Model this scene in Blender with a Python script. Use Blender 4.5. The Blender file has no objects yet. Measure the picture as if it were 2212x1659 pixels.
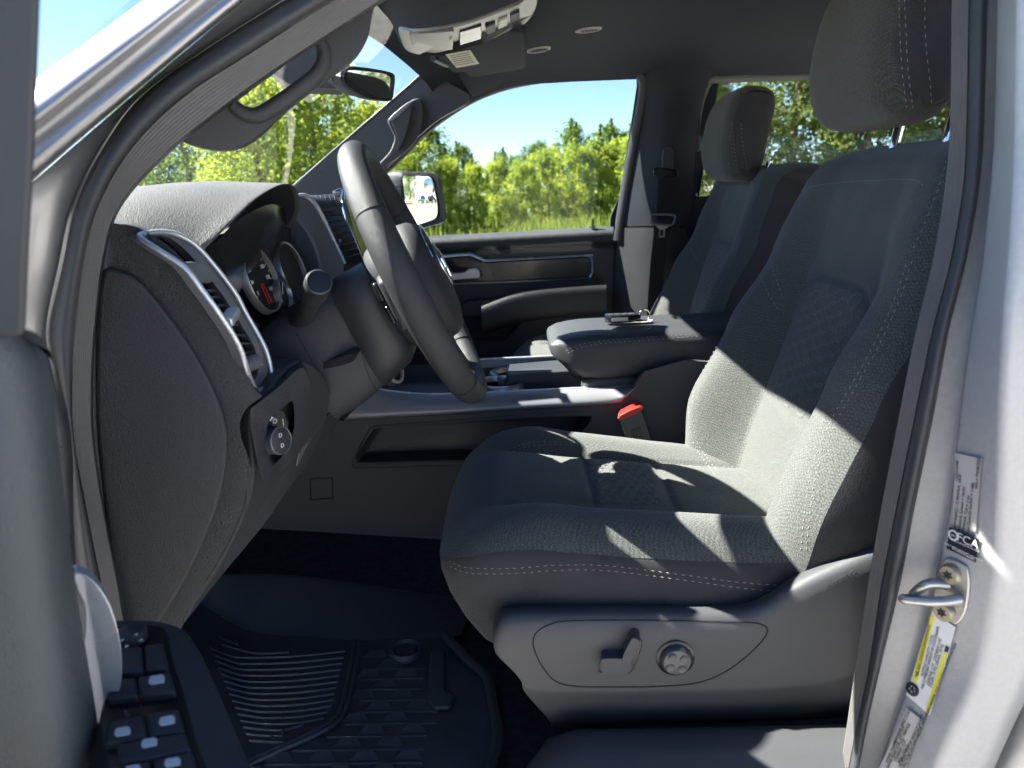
import bpy, bmesh, math, random
from mathutils import Vector, Matrix, noise
from mathutils.bvhtree import BVHTree
R = math.radians
random.seed(7)
sc = bpy.context.scene
COL = sc.collection
# ------------------------------------------------------------------ camera
CAM = Vector((0, -0.62, 1.50)); FPX = 1560.0; IW, IH = 2212.0, 1659.0
CROT = Matrix.Rotation(R(1.2), 3, 'Z') @ Matrix.Rotation(R(75), 3, 'X') @ Matrix.Rotation(-0.03, 3, 'Z')
cd = bpy.data.cameras.new('camera'); cam = bpy.data.objects.new('camera', cd); COL.objects.link(cam)
cam.matrix_world = Matrix.Translation(CAM) @ CROT.to_4x4()
cd.sensor_width = 36; cd.lens = FPX / IW * 36; cd.clip_start = 0.02; cd.clip_end = 900
cd.dof.use_dof = True; cd.dof.focus_distance = 1.12; cd.dof.aperture_fstop = 7.5
sc.camera = cam
# ------------------------------------------------------------------ daylight
SUN_EL, SUN_AZ = R(42.5), R(-12)      # azimuth measured from the truck's nose towards the driver's side
SD = Vector((-math.cos(SUN_EL) * math.cos(SUN_AZ), -math.cos(SUN_EL) * math.sin(SUN_AZ), math.sin(SUN_EL)))
wd = bpy.data.worlds.new('World'); sc.world = wd; wd.use_nodes = True
wn = wd.node_tree; bg = wn.nodes['Background']
sk = wn.nodes.new('ShaderNodeTexSky'); sk.sky_type = 'NISHITA'; sk.sun_disc = False
sk.sun_elevation = SUN_EL; sk.sun_rotation = math.atan2(SD.x, SD.y); sk.air_density = 0.65; sk.dust_density = 0.03; sk.ozone_density = 2.8
wn.links.new(sk.outputs[0], bg.inputs[0]); bg.inputs[1].default_value = 0.05
sl = bpy.data.lights.new('sun', 'SUN'); sl.energy = 5.0; sl.angle = R(0.5); sl.color = (1, .95, .87)
so = bpy.data.objects.new('sun', sl); COL.objects.link(so); so.location = (0, 0, 30)
so.rotation_euler = SD.to_track_quat('Z', 'Y').to_euler()
vs = sc.view_settings; vs.view_transform = 'Standard'; vs.look = 'None'; vs.gamma = 1; vs.use_curve_mapping = False
vs.exposure = 2.6
sc.cycles.use_denoising = True; sc.cycles.use_adaptive_sampling = True; sc.cycles.adaptive_threshold = .045; sc.cycles.max_bounces = 8; sc.cycles.diffuse_bounces = 4; sc.cycles.glossy_bounces = 4
sc.cycles.transparent_max_bounces = 16; sc.cycles.transmission_bounces = 6
sc.cycles.caustics_reflective = False; sc.cycles.caustics_refractive = False; sc.cycles.sample_clamp_indirect = 6
# ------------------------------------------------------------------ measuring: a photo point on a plane of known position
def _ray(x, y): return CROT @ Vector(((x - IW / 2) / FPX, -(y - IH / 2) / FPX, -1))
def P(x, y, Y): d = _ray(x, y); return CAM + d * ((Y - CAM.y) / d.y)
def PZ(x, y, Z): d = _ray(x, y); return CAM + d * ((Z - CAM.z) / d.z)
def PX(x, y, X): d = _ray(x, y); return CAM + d * ((X - CAM.x) / d.x)
# ------------------------------------------------------------------ materials
MATS = {}
def _n(nt, t, **k):
    n = nt.nodes.new(t)
    for a, b in k.items(): setattr(n, a, b)
    return n
def _coord(nt, scale=(1, 1, 1), rot=(0, 0, 0)):
    tc = _n(nt, 'ShaderNodeTexCoord'); mp = _n(nt, 'ShaderNodeMapping')
    mp.inputs['Scale'].default_value = scale; mp.inputs['Rotation'].default_value = rot
    nt.links.new(tc.outputs['Object'], mp.inputs[0]); return mp.outputs[0]
def mat(name, col, rough=.5, metal=0, grain=0, gs=400, kind='noise', vary=.12, vs_=8, coat=0, spec=.5, sheen=0, emit=None, rvar=.08, stretch=(1, 1, 1), dist=.002):
    """surface with slow colour and gloss variation and a fine relief"""
    if name in MATS: return MATS[name]
    m = bpy.data.materials.new(name); m.use_nodes = True; nt = m.node_tree; L = nt.links.new
    b = nt.nodes['Principled BSDF']
    b.inputs['Metallic'].default_value = metal; b.inputs['Coat Weight'].default_value = coat; b.inputs['Coat Roughness'].default_value = .08
    b.inputs['Specular IOR Level'].default_value = spec
    if sheen: b.inputs['Sheen Weight'].default_value = sheen; b.inputs['Sheen Roughness'].default_value = .5
    if emit: b.inputs['Emission Color'].default_value = (*emit[:3], 1); b.inputs['Emission Strength'].default_value = emit[3]
    co = _coord(nt)
    nz = _n(nt, 'ShaderNodeTexNoise'); nz.inputs['Scale'].default_value = vs_; nz.inputs['Detail'].default_value = 5; L(co, nz.inputs['Vector'])
    rp = _n(nt, 'ShaderNodeMapRange'); rp.inputs[3].default_value = 1 - vary; rp.inputs[4].default_value = 1 + vary
    rp.inputs[1].default_value = .3; rp.inputs[2].default_value = .7; L(nz.outputs[0], rp.inputs[0])
    mx = _n(nt, 'ShaderNodeMix', data_type='RGBA', blend_type='MULTIPLY'); mx.inputs[0].default_value = 1
    mx.inputs[6].default_value = (*col, 1); L(rp.outputs[0], mx.inputs[7]); L(mx.outputs[2], b.inputs['Base Color'])
    r2 = _n(nt, 'ShaderNodeMapRange'); r2.inputs[1].default_value = .3; r2.inputs[2].default_value = .7
    r2.inputs[3].default_value = max(.02, rough - rvar); r2.inputs[4].default_value = min(1, rough + rvar); L(nz.outputs[0], r2.inputs[0]); L(r2.outputs[0], b.inputs['Roughness'])
    if grain:
        cg = _coord(nt, stretch)
        if kind == 'leather':
            v = _n(nt, 'ShaderNodeTexVoronoi', feature='DISTANCE_TO_EDGE'); v.inputs['Scale'].default_value = gs
            wv = _n(nt, 'ShaderNodeTexNoise'); wv.inputs['Scale'].default_value = gs * .35; L(cg, wv.inputs['Vector'])
            ad = _n(nt, 'ShaderNodeMix', data_type='RGBA', blend_type='LINEAR_LIGHT'); ad.inputs[0].default_value = .006; L(cg, ad.inputs[6]); L(wv.outputs['Color'], ad.inputs[7])
            L(ad.outputs[2], v.inputs['Vector'])
            rr = _n(nt, 'ShaderNodeMapRange', interpolation_type='SMOOTHSTEP'); rr.inputs[2].default_value = .35; L(v.outputs['Distance'], rr.inputs[0]); h = rr.outputs[0]
        elif kind == 'weave':
            w1 = _n(nt, 'ShaderNodeTexWave', bands_direction='DIAGONAL'); w1.inputs['Scale'].default_value = gs; w1.inputs['Distortion'].default_value = 1.2; L(cg, w1.inputs['Vector'])
            w2 = _n(nt, 'ShaderNodeTexNoise'); w2.inputs['Scale'].default_value = gs * 2; L(cg, w2.inputs['Vector'])
            ma = _n(nt, 'ShaderNodeMath', operation='MULTIPLY_ADD'); ma.inputs[1].default_value = 1.2; L(w2.outputs[0], ma.inputs[0]); L(w1.outputs['Fac'], ma.inputs[2]); h = ma.outputs[0]
        else:
            nn = _n(nt, 'ShaderNodeTexNoise'); nn.inputs['Scale'].default_value = gs; nn.inputs['Detail'].default_value = 2; L(cg, nn.inputs['Vector']); h = nn.outputs[0]
        bp = _n(nt, 'ShaderNodeBump'); bp.inputs['Strength'].default_value = grain; bp.inputs['Distance'].default_value = dist; L(h, bp.inputs['Height']); L(bp.outputs[0], b.inputs['Normal'])
    MATS[name] = m; return m
def leaf_mat(name, col, tr):
    m = bpy.data.materials.new(name); m.use_nodes = True; nt = m.node_tree; L = nt.links.new; nt.nodes.remove(nt.nodes['Principled BSDF'])
    out = nt.nodes['Material Output']; d = _n(nt, 'ShaderNodeBsdfDiffuse'); t = _n(nt, 'ShaderNodeBsdfTranslucent'); ms = _n(nt, 'ShaderNodeMixShader')
    co = _coord(nt); nz = _n(nt, 'ShaderNodeTexNoise'); nz.inputs['Scale'].default_value = 1.3; nz.inputs['Detail'].default_value = 8; L(co, nz.inputs['Vector'])
    for sh, c in ((d, col), (t, tr)):
        rp = _n(nt, 'ShaderNodeMix', data_type='RGBA'); rp.inputs[6].default_value = (c[0] * .55, c[1] * .62, c[2] * .8, 1); rp.inputs[7].default_value = (c[0] * 1.4, c[1] * 1.25, c[2], 1)
        mr = _n(nt, 'ShaderNodeMapRange'); mr.inputs[1].default_value = .33; mr.inputs[2].default_value = .67; L(nz.outputs[0], mr.inputs[0])
        L(mr.outputs[0], rp.inputs[0]); L(rp.outputs[2], sh.inputs[0])
    ms.inputs[0].default_value = .45; L(d.outputs[0], ms.inputs[1]); L(t.outputs[0], ms.inputs[2]); L(ms.outputs[0], out.inputs[0]); MATS[name] = m; return m
def glass_mat(name, tint, refl=.06):
    m = bpy.data.materials.new(name); m.use_nodes = True; nt = m.node_tree; L = nt.links.new; nt.nodes.remove(nt.nodes['Principled BSDF'])
    out = nt.nodes['Material Output']; t = _n(nt, 'ShaderNodeBsdfTransparent'); t.inputs[0].default_value = (*tint, 1)
    g = _n(nt, 'ShaderNodeBsdfGlossy'); g.inputs['Roughness'].default_value = .01; f = _n(nt, 'ShaderNodeLayerWeight'); f.inputs[0].default_value = .5
    pw = _n(nt, 'ShaderNodeMath', operation='POWER'); pw.inputs[1].default_value = 5; L(f.outputs['Facing'], pw.inputs[0])
    mu = _n(nt, 'ShaderNodeMath', operation='MULTIPLY_ADD'); mu.inputs[1].default_value = .7; mu.inputs[2].default_value = refl * .7; L(pw.outputs[0], mu.inputs[0])
    ms = _n(nt, 'ShaderNodeMixShader'); L(mu.outputs[0], ms.inputs[0]); L(t.outputs[0], ms.inputs[1]); L(g.outputs[0], ms.inputs[2]); L(ms.outputs[0], out.inputs[0]); MATS[name] = m; return m
def M(n): return MATS[n]
mat('dash', (0.04096, 0.04434, 0.04877), .55, 0, .55, 380, 'leather', .1, 5)
mat('dash_soft', (0.03578, 0.03893, 0.04518), .5, 0, .38, 460, 'leather', .1, 5)
mat('plastic', (0.03252, 0.03577, 0.04225), .5, 0, .25, 900, 'noise', .12, 7)
mat('plastic_grain', (0.04234, 0.04595, 0.05308), .52, 0, .32, 560, 'leather', .1, 6)
mat('plastic_gloss', (.012, .013, .015), .18, 0, 0)
mat('shield', (0.06099, 0.06287, 0.06896), .5, 0, .16, 620, 'leather', .08, 5)
mat('trim_grey', (.17, .175, .195), .42, .3, .15, 900, 'noise', .08, 6)
mat('silver', (.62, .65, .70), .3, .55, 0, vary=.05)
mat('satin', (.42, .43, .44), .36, .85, 0, vary=.06)
mat('chrome', (.8, .82, .85), .07, 1, 0, vary=.03, rvar=.03)
mat('liner', (0.04714, 0.05249, 0.06328), .95, 0, .3, 700, 'noise', .1, 9, spec=.15)
mat('carpet', (0.05464, 0.05962, 0.06955), .98, 0, 1.0, 420, 'noise', .3, 60, spec=.1)
mat('rubber', (0.044, 0.04644, 0.05216), .55, 0, .15, 600, 'noise', .15, 9)
mat('seal', (.16, .157, .155), .7, 0, .2, 700, 'noise', .1, 9, spec=.3)
mat('mat_rubber', (0.05589, 0.05821, 0.06753), .42, 0, .25, 900, 'noise', .25, 14)
mat('paint', (0.351, 0.3575, 0.3705), .3, .75, .06, 2400, 'noise', .03, 6, coat=.7)
mat('jamb', (.46, .465, .475), .45, .35, .2, 900, 'noise', .06, 160, coat=.15)
mat('steel', (.48, .475, .46), .38, .9, .1, 300, 'noise', .12, 30)
mat('brass', (.45, .41, .3), .45, .8, 0)
mat('cloth_side', (0.04657, 0.04813, 0.05278), .9, 0, .5, 260, 'weave', .12, 30, sheen=.15, spec=.2)
mat('piping', (.012, .012, .013), .8)
mat('thread', (.36, .36, .345), .8, vary=.1)
mat('webbing', (.014, .014, .016), .85, 0, .4, 500, 'weave')
mat('red', (.36, .016, .012), .4)
mat('white_ink', (.75, .77, .8), .5, vary=.03)
mat('black_ink', (.02, .02, .02), .6)
mat('label_silver', (.55, .54, .52), .45, .2, vary=.04)
mat('label_white', (.8, .8, .78), .5, vary=.03)
mat('label_black', (.012, .014, .02), .4)
mat('label_yellow', (.8, .75, .02), .5, vary=.03)
mat('paper', (.7, .66, .5), .7)
mat('mirror', (.9, .92, .92), .012, 1, 0, vary=.01, rvar=.005)
mat('armrest', (0.04675, 0.05049, 0.05542), .45, 0, .28, 420, 'leather', .08, 6)
mat('wheel_leather', (0.03206, 0.03402, 0.03776), .52, 0, .3, 600, 'leather', .1, 6, spec=.4)
mat('dirt', (.42, .395, .365), .95, 0, .8, 30, 'noise', .25, 2.5, spec=.2, dist=.02)
mat('dial', (.008, .009, .01), .6)
mat('hood', (.095, .096, .092), .55, 0, .26, 330, 'leather', .08, 5)  # lighter copy of the dash leather, sunlit brightness put into its colour
mat('bezel', (.20, .197, .19), .38, .75)
mat('rail', (.25, .255, .28), .4, .35, .1, 900, 'noise', .06, 6)
mat('knob', (.11, .11, .112), .42, .2)
mat('bark', (.14, .1, .07), .9, 0, .8, 12, 'noise', .3, 6)
mat('gravel', (.30, .25, .19), .95, 0, .8, 30, 'noise', .2, 2.5, spec=.2, dist=.02)
mat('building_white', (.5, .49, .45), .7, vary=.05, vs_=.6)
mat('green_paint', (.01, .16, .13), .25, .1, coat=.6)
mat('black_paint', (.012, .013, .016), .2, .1, coat=.6)
mat('blue_sign', (.08, .14, .3), .6)
mat('tyre', (.02, .02, .02), .8)
mat('car_glass', (.02, .025, .03), .06)
mat('door_brown', (.09, .07, .06), .6)
mat('fence_wood', (.07, .06, .05), .9)
mat('red_glow', (.35, .01, .01), .4, emit=(1, .03, .03, .03))
glass_mat('windshield', (.9, .94, .93), .02); glass_mat('side_glass', (.90, .93, .92), .016); glass_mat('clear', (.95, .95, .95))
leaf_mat('leaf_yellow', (.215, .285, .055), (.50, .62, .09)); leaf_mat('leaf_green', (.10, .165, .04), (.23, .34, .06))
leaf_mat('leaf_mid', (.12, .165, .06), (.25, .32, .09)); leaf_mat('leaf_dark', (.03, .05, .022), (.03, .05, .015)); leaf_mat('grass', (.13, .175, .045), (.25, .31, .06))
def seat_cloth(name, k):
    """woven seat cloth: twill, mottled yarns"""
    m = bpy.data.materials.new(name); m.use_nodes = True; nt = m.node_tree; L = nt.links.new; b = nt.nodes['Principled BSDF']
    b.inputs['Roughness'].default_value = .92; b.inputs['Specular IOR Level'].default_value = .2; b.inputs['Sheen Weight'].default_value = .25; b.inputs['Sheen Roughness'].default_value = .45
    co = _coord(nt); w = _n(nt, 'ShaderNodeTexWave', bands_direction='DIAGONAL'); w.inputs['Scale'].default_value = 110; w.inputs['Distortion'].default_value = 5; w.inputs['Detail'].default_value = 2; L(co, w.inputs['Vector'])
    c2 = _coord(nt, (1, 1, 1), (0, 0, 1.57)); w2 = _n(nt, 'ShaderNodeTexWave', bands_direction='DIAGONAL'); w2.inputs['Scale'].default_value = 110; w2.inputs['Distortion'].default_value = 5; L(c2, w2.inputs['Vector'])
    nz = _n(nt, 'ShaderNodeTexNoise'); nz.inputs['Scale'].default_value = 760; nz.inputs['Detail'].default_value = 3; L(co, nz.inputs['Vector'])
    a = _n(nt, 'ShaderNodeMath', operation='MULTIPLY'); L(w.outputs['Fac'], a.inputs[0]); L(w2.outputs['Fac'], a.inputs[1])
    as_ = _n(nt, 'ShaderNodeMath', operation='MULTIPLY'); as_.inputs[1].default_value = .38; L(a.outputs[0], as_.inputs[0])
    a2 = _n(nt, 'ShaderNodeMath', operation='MULTIPLY_ADD'); a2.inputs[1].default_value = 1.7; L(nz.outputs[0], a2.inputs[0]); L(as_.outputs[0], a2.inputs[2])
    rp = _n(nt, 'ShaderNodeMapRange'); rp.inputs[1].default_value = .5; rp.inputs[2].default_value = 1.45; L(a2.outputs[0], rp.inputs[0])
    mx = _n(nt, 'ShaderNodeMix', data_type='RGBA'); mx.inputs[6].default_value = (.035 * k, .038 * k, .038 * k, 1); mx.inputs[7].default_value = (.19 * k, .205 * k, .188 * k, 1); L(rp.outputs[0], mx.inputs[0]); L(mx.outputs[2], b.inputs['Base Color'])
    bp = _n(nt, 'ShaderNodeBump'); bp.inputs['Strength'].default_value = .45; bp.inputs['Distance'].default_value = .0015; L(a2.outputs[0], bp.inputs['Height']); L(bp.outputs[0], b.inputs['Normal'])
    MATS[name] = m
seat_cloth('seat_cloth', .8); seat_cloth('headrest_cloth', .52); seat_cloth('hex_cloth', 1.05)
# ------------------------------------------------------------------ builders
def V(*a): return Vector(a)
def thing(name, label, cat, base=(0, 0, 0), group=None):
    o = bpy.data.objects.new(name, None); COL.objects.link(o); o.location = base; o.empty_display_size = .05
    o['label'] = label; o['category'] = cat
    if group: o['group'] = group
    return o
def tag(o, label, cat, group=None, kind=None):
    if label: o['label'] = label
    if cat: o['category'] = cat
    if group: o['group'] = group
    if kind: o['kind'] = kind
    return o
def link(name, me, m, parent=None, smooth=40, sub=0, bevel=0, bseg=3, bang=30):
    o = bpy.data.objects.new(name, me); COL.objects.link(o)
    if m is not None: me.materials.append(M(m) if isinstance(m, str) else m)
    if smooth:
        me.shade_smooth()
        if smooth < 180: me.set_sharp_from_angle(angle=R(smooth))
    if parent:
        o.parent = parent
        if parent.type == 'EMPTY': o.location = -Vector(parent.location)
    if bevel:
        b = o.modifiers.new('bevel', 'BEVEL'); b.width = bevel; b.segments = bseg; b.limit_method = 'ANGLE'; b.angle_limit = R(bang); b.harden_normals = False
    if sub:
        s = o.modifiers.new('sub', 'SUBSURF'); s.levels = sub; s.render_levels = sub
    return o
def mesh(name, vs_, fs, m, parent=None, **k):
    me = bpy.data.meshes.new(name); me.from_pydata([tuple(v) for v in vs_], [], fs)
    bm = bmesh.new(); bm.from_mesh(me); bmesh.ops.recalc_face_normals(bm, faces=bm.faces); bm.to_mesh(me); bm.free()
    me.update(); return link(name, me, m, parent, **k)
def bobj(name, bm, m, parent=None, **k):
    bmesh.ops.recalc_face_normals(bm, faces=bm.faces); me = bpy.data.meshes.new(name); bm.to_mesh(me); bm.free(); return link(name, me, m, parent, **k)
def loft(name, rows, m, parent=None, cu=False, cv=False, caps=False, **k):
    """rows of points -> quad grid; cu closes every row, cv closes last row to first"""
    n = len(rows[0]); vs_ = [p for r in rows for p in r]; fs = []
    R_ = len(rows)
    for i in range(R_ if cv else R_ - 1):
        i2 = (i + 1) % R_
        for j in range(n if cu else n - 1):
            j2 = (j + 1) % n; fs.append((i * n + j, i * n + j2, i2 * n + j2, i2 * n + j))
    if caps: fs.append(tuple(range(n))); fs.append(tuple(range((R_ - 1) * n, R_ * n)))
    k.setdefault('smooth', 180 if not caps else 50)
    return mesh(name, vs_, fs, m, parent, **k)
def cr(pts, n=6, closed=False):
    """Catmull-Rom through the points (any dimension)"""
    pts = [tuple(p) for p in pts]; N = len(pts); out = []
    for i in range(N if closed else N - 1):
        g = lambda k: pts[k % N] if closed else pts[min(max(k, 0), N - 1)]
        a, b, c, d = g(i - 1), g(i), g(i + 1), g(i + 2)
        for s in range(n):
            t = s / n
            out.append(tuple(.5 * (2 * B + (C - A) * t + (2 * A - 5 * B + 4 * C - D) * t * t + (3 * B - A - 3 * C + D) * t ** 3) for A, B, C, D in zip(a, b, c, d)))
    if not closed: out.append(pts[-1])
    return out
def tube(name, pts, r, m, parent=None, seg=10, closed=False, caps=True, flat=1.0, up=None, **k):
    """tube along pts; r a number or list; flat squashes it along the second normal"""
    pts = [Vector(p) for p in pts]; N = len(pts); rows = []
    up = Vector(up) if up else None; prev = None
    for i, p in enumerate(pts):
        t = (pts[(i + 1) % N] - pts[i - 1]) if closed else (pts[min(i + 1, N - 1)] - pts[max(i - 1, 0)])
        t.normalize()
        if up: a = up.cross(t).normalized()
        elif prev is None: a = t.orthogonal().normalized()
        else: a = (prev - t * prev.dot(t)).normalized()
        prev = a; b = t.cross(a); rr = r[i] if isinstance(r, (list, tuple)) else r
        rows.append([p + a * (rr * math.cos(2 * math.pi * j / seg)) + b * (rr * flat * math.sin(2 * math.pi * j / seg)) for j in range(seg)])
    return loft(name, rows, m, parent, cu=True, cv=closed, caps=caps and not closed, smooth=60, **k)
def plate(name, outline, m, parent=None, d=(0, .02, 0), bevel=.003, holes=(), smooth=35, bseg=3):
    """solid slab: an outline of 3-D points (and holes) extruded by d"""
    bm = bmesh.new(); d = Vector(d)
    if holes:
        es = []
        for lp in [outline] + list(holes):
            vv = [bm.verts.new(p) for p in lp]; es += [bm.edges.new((vv[i], vv[(i + 1) % len(vv)])) for i in range(len(vv))]
        bmesh.ops.triangle_fill(bm, use_beauty=True, use_dissolve=False, edges=es)
    else: bm.faces.new([bm.verts.new(p) for p in outline])
    fs = list(bm.faces); e = bmesh.ops.extrude_face_region(bm, geom=fs)
    bmesh.ops.translate(bm, vec=d, verts=[g for g in e['geom'] if isinstance(g, bmesh.types.BMVert)])
    return bobj(name, bm, m, parent, bevel=bevel, smooth=smooth, bseg=bseg)
def pxplate(name, px, Y, m, parent=None, depth=.02, bevel=.003, n=5, holes=(), smooth=35, sm=True):
    """slab facing the driver's side, outlined by photo points on the plane(s) Y"""
    def lp(q):
        pts = [tuple(P(a[0], a[1], a[2] if len(a) > 2 else Y)) for a in q]
        return cr(pts, n, True) if sm else pts
    o = lp(px); c = sum((Vector(p) for p in o), Vector()) / len(o)
    return plate(name, o, m, parent, (depth * c.x / (c.y + .62), depth, 0), bevel, [lp(h) for h in holes], smooth)
def rbox(name, c, size, m, parent=None, rot=None, bevel=.004, seg=3):
    bm = bmesh.new(); bmesh.ops.create_cube(bm, size=1)
    mt = Matrix.Translation(Vector(c)) @ (rot.to_4x4() if rot is not None else Matrix()) @ Matrix.Diagonal((*size, 1))
    bmesh.ops.transform(bm, matrix=mt, verts=bm.verts); return bobj(name, bm, m, parent, bevel=bevel, bseg=seg)
def frame(z, x=None):
    """rotation whose local Z is z (and X is near x)"""
    z = Vector(z).normalized(); x = Vector(x) if x is not None else z.orthogonal(); y = z.cross(x).normalized(); x = y.cross(z)
    return Matrix((x, y, z)).transposed()
def lathe(name, prof, c, axis, m, parent=None, seg=28, **k):
    """prof: (radius, height) pairs turned round an axis through c"""
    f = frame(axis); c = Vector(c)
    rows = [[c + f @ Vector((r * math.cos(2 * math.pi * j / seg), r * math.sin(2 * math.pi * j / seg), h)) for j in range(seg)] for r, h in prof]
    k.setdefault('smooth', 40); return loft(name, rows, m, parent, cu=True, **k)
def text(name, s, c, xdir, ydir, size, m, parent=None, h=.0003, align='CENTER'):
    cu = bpy.data.curves.new(name, 'FONT'); cu.body = s; cu.size = size; cu.align_x = align; cu.align_y = 'CENTER'; cu.extrude = h; cu.resolution_u = 2
    t = bpy.data.objects.new(name, cu); COL.objects.link(t); dg = bpy.context.evaluated_depsgraph_get(); dg.update()
    me = bpy.data.meshes.new_from_object(t.evaluated_get(dg)); bpy.data.objects.remove(t); bpy.data.curves.remove(cu)
    x = Vector(xdir).normalized(); z = x.cross(Vector(ydir)).normalized(); y = z.cross(x)
    me.transform(Matrix.Translation(Vector(c)) @ Matrix((x, y, z)).transposed().to_4x4()); me.materials.clear()
    return link(name, me, m, parent, smooth=0)
def bvh_of(*objs):
    dg = bpy.context.evaluated_depsgraph_get(); dg.update(); out = []
    for o in objs: out.append(BVHTree.FromObject(o, dg))
    return out
def hit(trees, x, y):
    d = _ray(x, y).normalized(); best = None
    for t in trees:
        loc, nor, i, ds = t.ray_cast(CAM, d)
        if loc is not None and (best is None or ds < best[2]): best = (loc, nor if nor.dot(d) < 0 else -nor, ds)
    return best
def on_surface(trees, px, step=2.0):
    """photo path laid onto real surfaces: list of (point, normal)"""
    q = cr(px, 24); out = []
    for x, y in q:
        h = hit(trees, x, y)
        if h: out.append(h)
    return out
def stitch(name, trees, px, parent, m='thread', ln=.0058, gap=.0034, r=.00048, off=.0004):
    """one row of sewing stitches lying on the surface"""
    h = on_surface(trees, px)
    if len(h) < 2: return
    pts = [p + n * off for p, n, _ in h]; vs_, fs = [], []
    dist = 0; nxt = 0; segs = []
    cum = [0]
    for a, b in zip(pts, pts[1:]): cum.append(cum[-1] + (b - a).length)
    def at(s):
        for i in range(len(pts) - 1):
            if cum[i + 1] >= s: t = (s - cum[i]) / max(1e-9, cum[i + 1] - cum[i]); return pts[i].lerp(pts[i + 1], t), h[i][1]
        return pts[-1], h[-1][1]
    s = 0
    while s + ln < cum[-1]:
        a, n = at(s); c, _ = at(s + ln)
        if (c - a).length < ln * 1.6:
            t = (c - a).normalized(); sd = t.cross(n).normalized(); mid = (a + c) / 2
            k = len(vs_); vs_ += [a - n * r, mid + sd * r + n * r * .3, c - n * r, mid - sd * r + n * r * .3, mid + n * r * 1.2, mid - n * r]
            fs += [(k, k + 1, k + 4), (k + 1, k + 2, k + 4), (k + 2, k + 3, k + 4), (k + 3, k, k + 4), (k, k + 5, k + 1), (k + 1, k + 5, k + 2), (k + 2, k + 5, k + 3), (k + 3, k + 5, k)]
        s += ln + gap
    if vs_:
        o = mesh(name, vs_, fs, m, parent, smooth=0); o['kind'] = 'stuff'; return o
def seam(name, trees, px, parent, m='piping', r=.0012, off=-.0004):
    """a sewn or moulded joint lying in the surface"""
    h = on_surface(trees, px)
    if len(h) > 3: return tube(name, [p + n * off for p, n, _ in h], r, m, parent, seg=6)
def sstep(a, b, x): t = min(1, max(0, (x - a) / (b - a))); return t * t * (3 - 2 * t)
def lerp(tab, x):
    for (a, b), (c, d) in zip(tab, tab[1:]):
        if x <= c: return b + (d - b) * sstep(0, 1, (x - a) / (c - a)) if x > a else b
    return tab[-1][1]
def lin(tab, x):
    if x <= tab[0][0]: return tab[0][1]
    for (a, b), (c, d) in zip(tab, tab[1:]):
        if x <= c: return b + (d - b) * (x - a) / (c - a)
    return tab[-1][1]
# ================================================================== outside: ground, field, trees, building, cars
def sheet(name, pts, z, m):
    return tag(mesh(name, [(x, y, z) for x, y in pts], [tuple(range(len(pts)))], m, smooth=0), None, None, kind='structure')
sheet('ground', [(-400, -400), (400, -400), (400, 400), (-400, 400)], 0, 'dirt')
sheet('gravel_lot', [(10, -40), (70, -40), (70, 60), (26.2, 60), (26.2, 33), (10, 14.8)], .004, 'gravel')
field = mat('field', (.12, .16, .045), .95, 0, 1, 3, 'noise', .35, .8, spec=.1, dist=.1)
sheet('grass_field', [(-250, 15), (9, 15), (26, 34), (26, 300), (-250, 300)], .006, 'field')
# tall grass along the foot of the trees
gv, gf = [], []
for i in range(15000):
    y = 23 + 15 * random.random() ** 1.1; x = random.uniform(-.62, .66) * (y + 1) + random.gauss(0, .3)
    if x > 9 + (y - 15) * .85: continue
    h = random.uniform(.15, .6) * (1 + .5 * noise.noise((x * .5, y * .5, 0))); w = random.uniform(.012, .03); a = random.random() * 3.14; lx, ly = random.gauss(0, .14) * h, random.gauss(0, .14) * h
    k = len(gv); cx, sx = math.cos(a) * w, math.sin(a) * w
    gv += [(x - cx, y - sx, 0), (x + cx, y + sx, 0), (x + lx * .5 + cx * .7, y + ly * .5 + sx * .7, h * .6), (x + lx * .5 - cx * .7, y + ly * .5 - sx * .7, h * .6), (x + lx * 1.6, y + ly * 1.6, h)]
    gf += [(k, k + 1, k + 2, k + 3), (k + 3, k + 2, k + 4)]
tag(mesh('tall_grass', gv, gf, 'grass', smooth=0), 'tall pale green grass growing along the foot of the trees', 'grass', kind='stuff')
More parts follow.
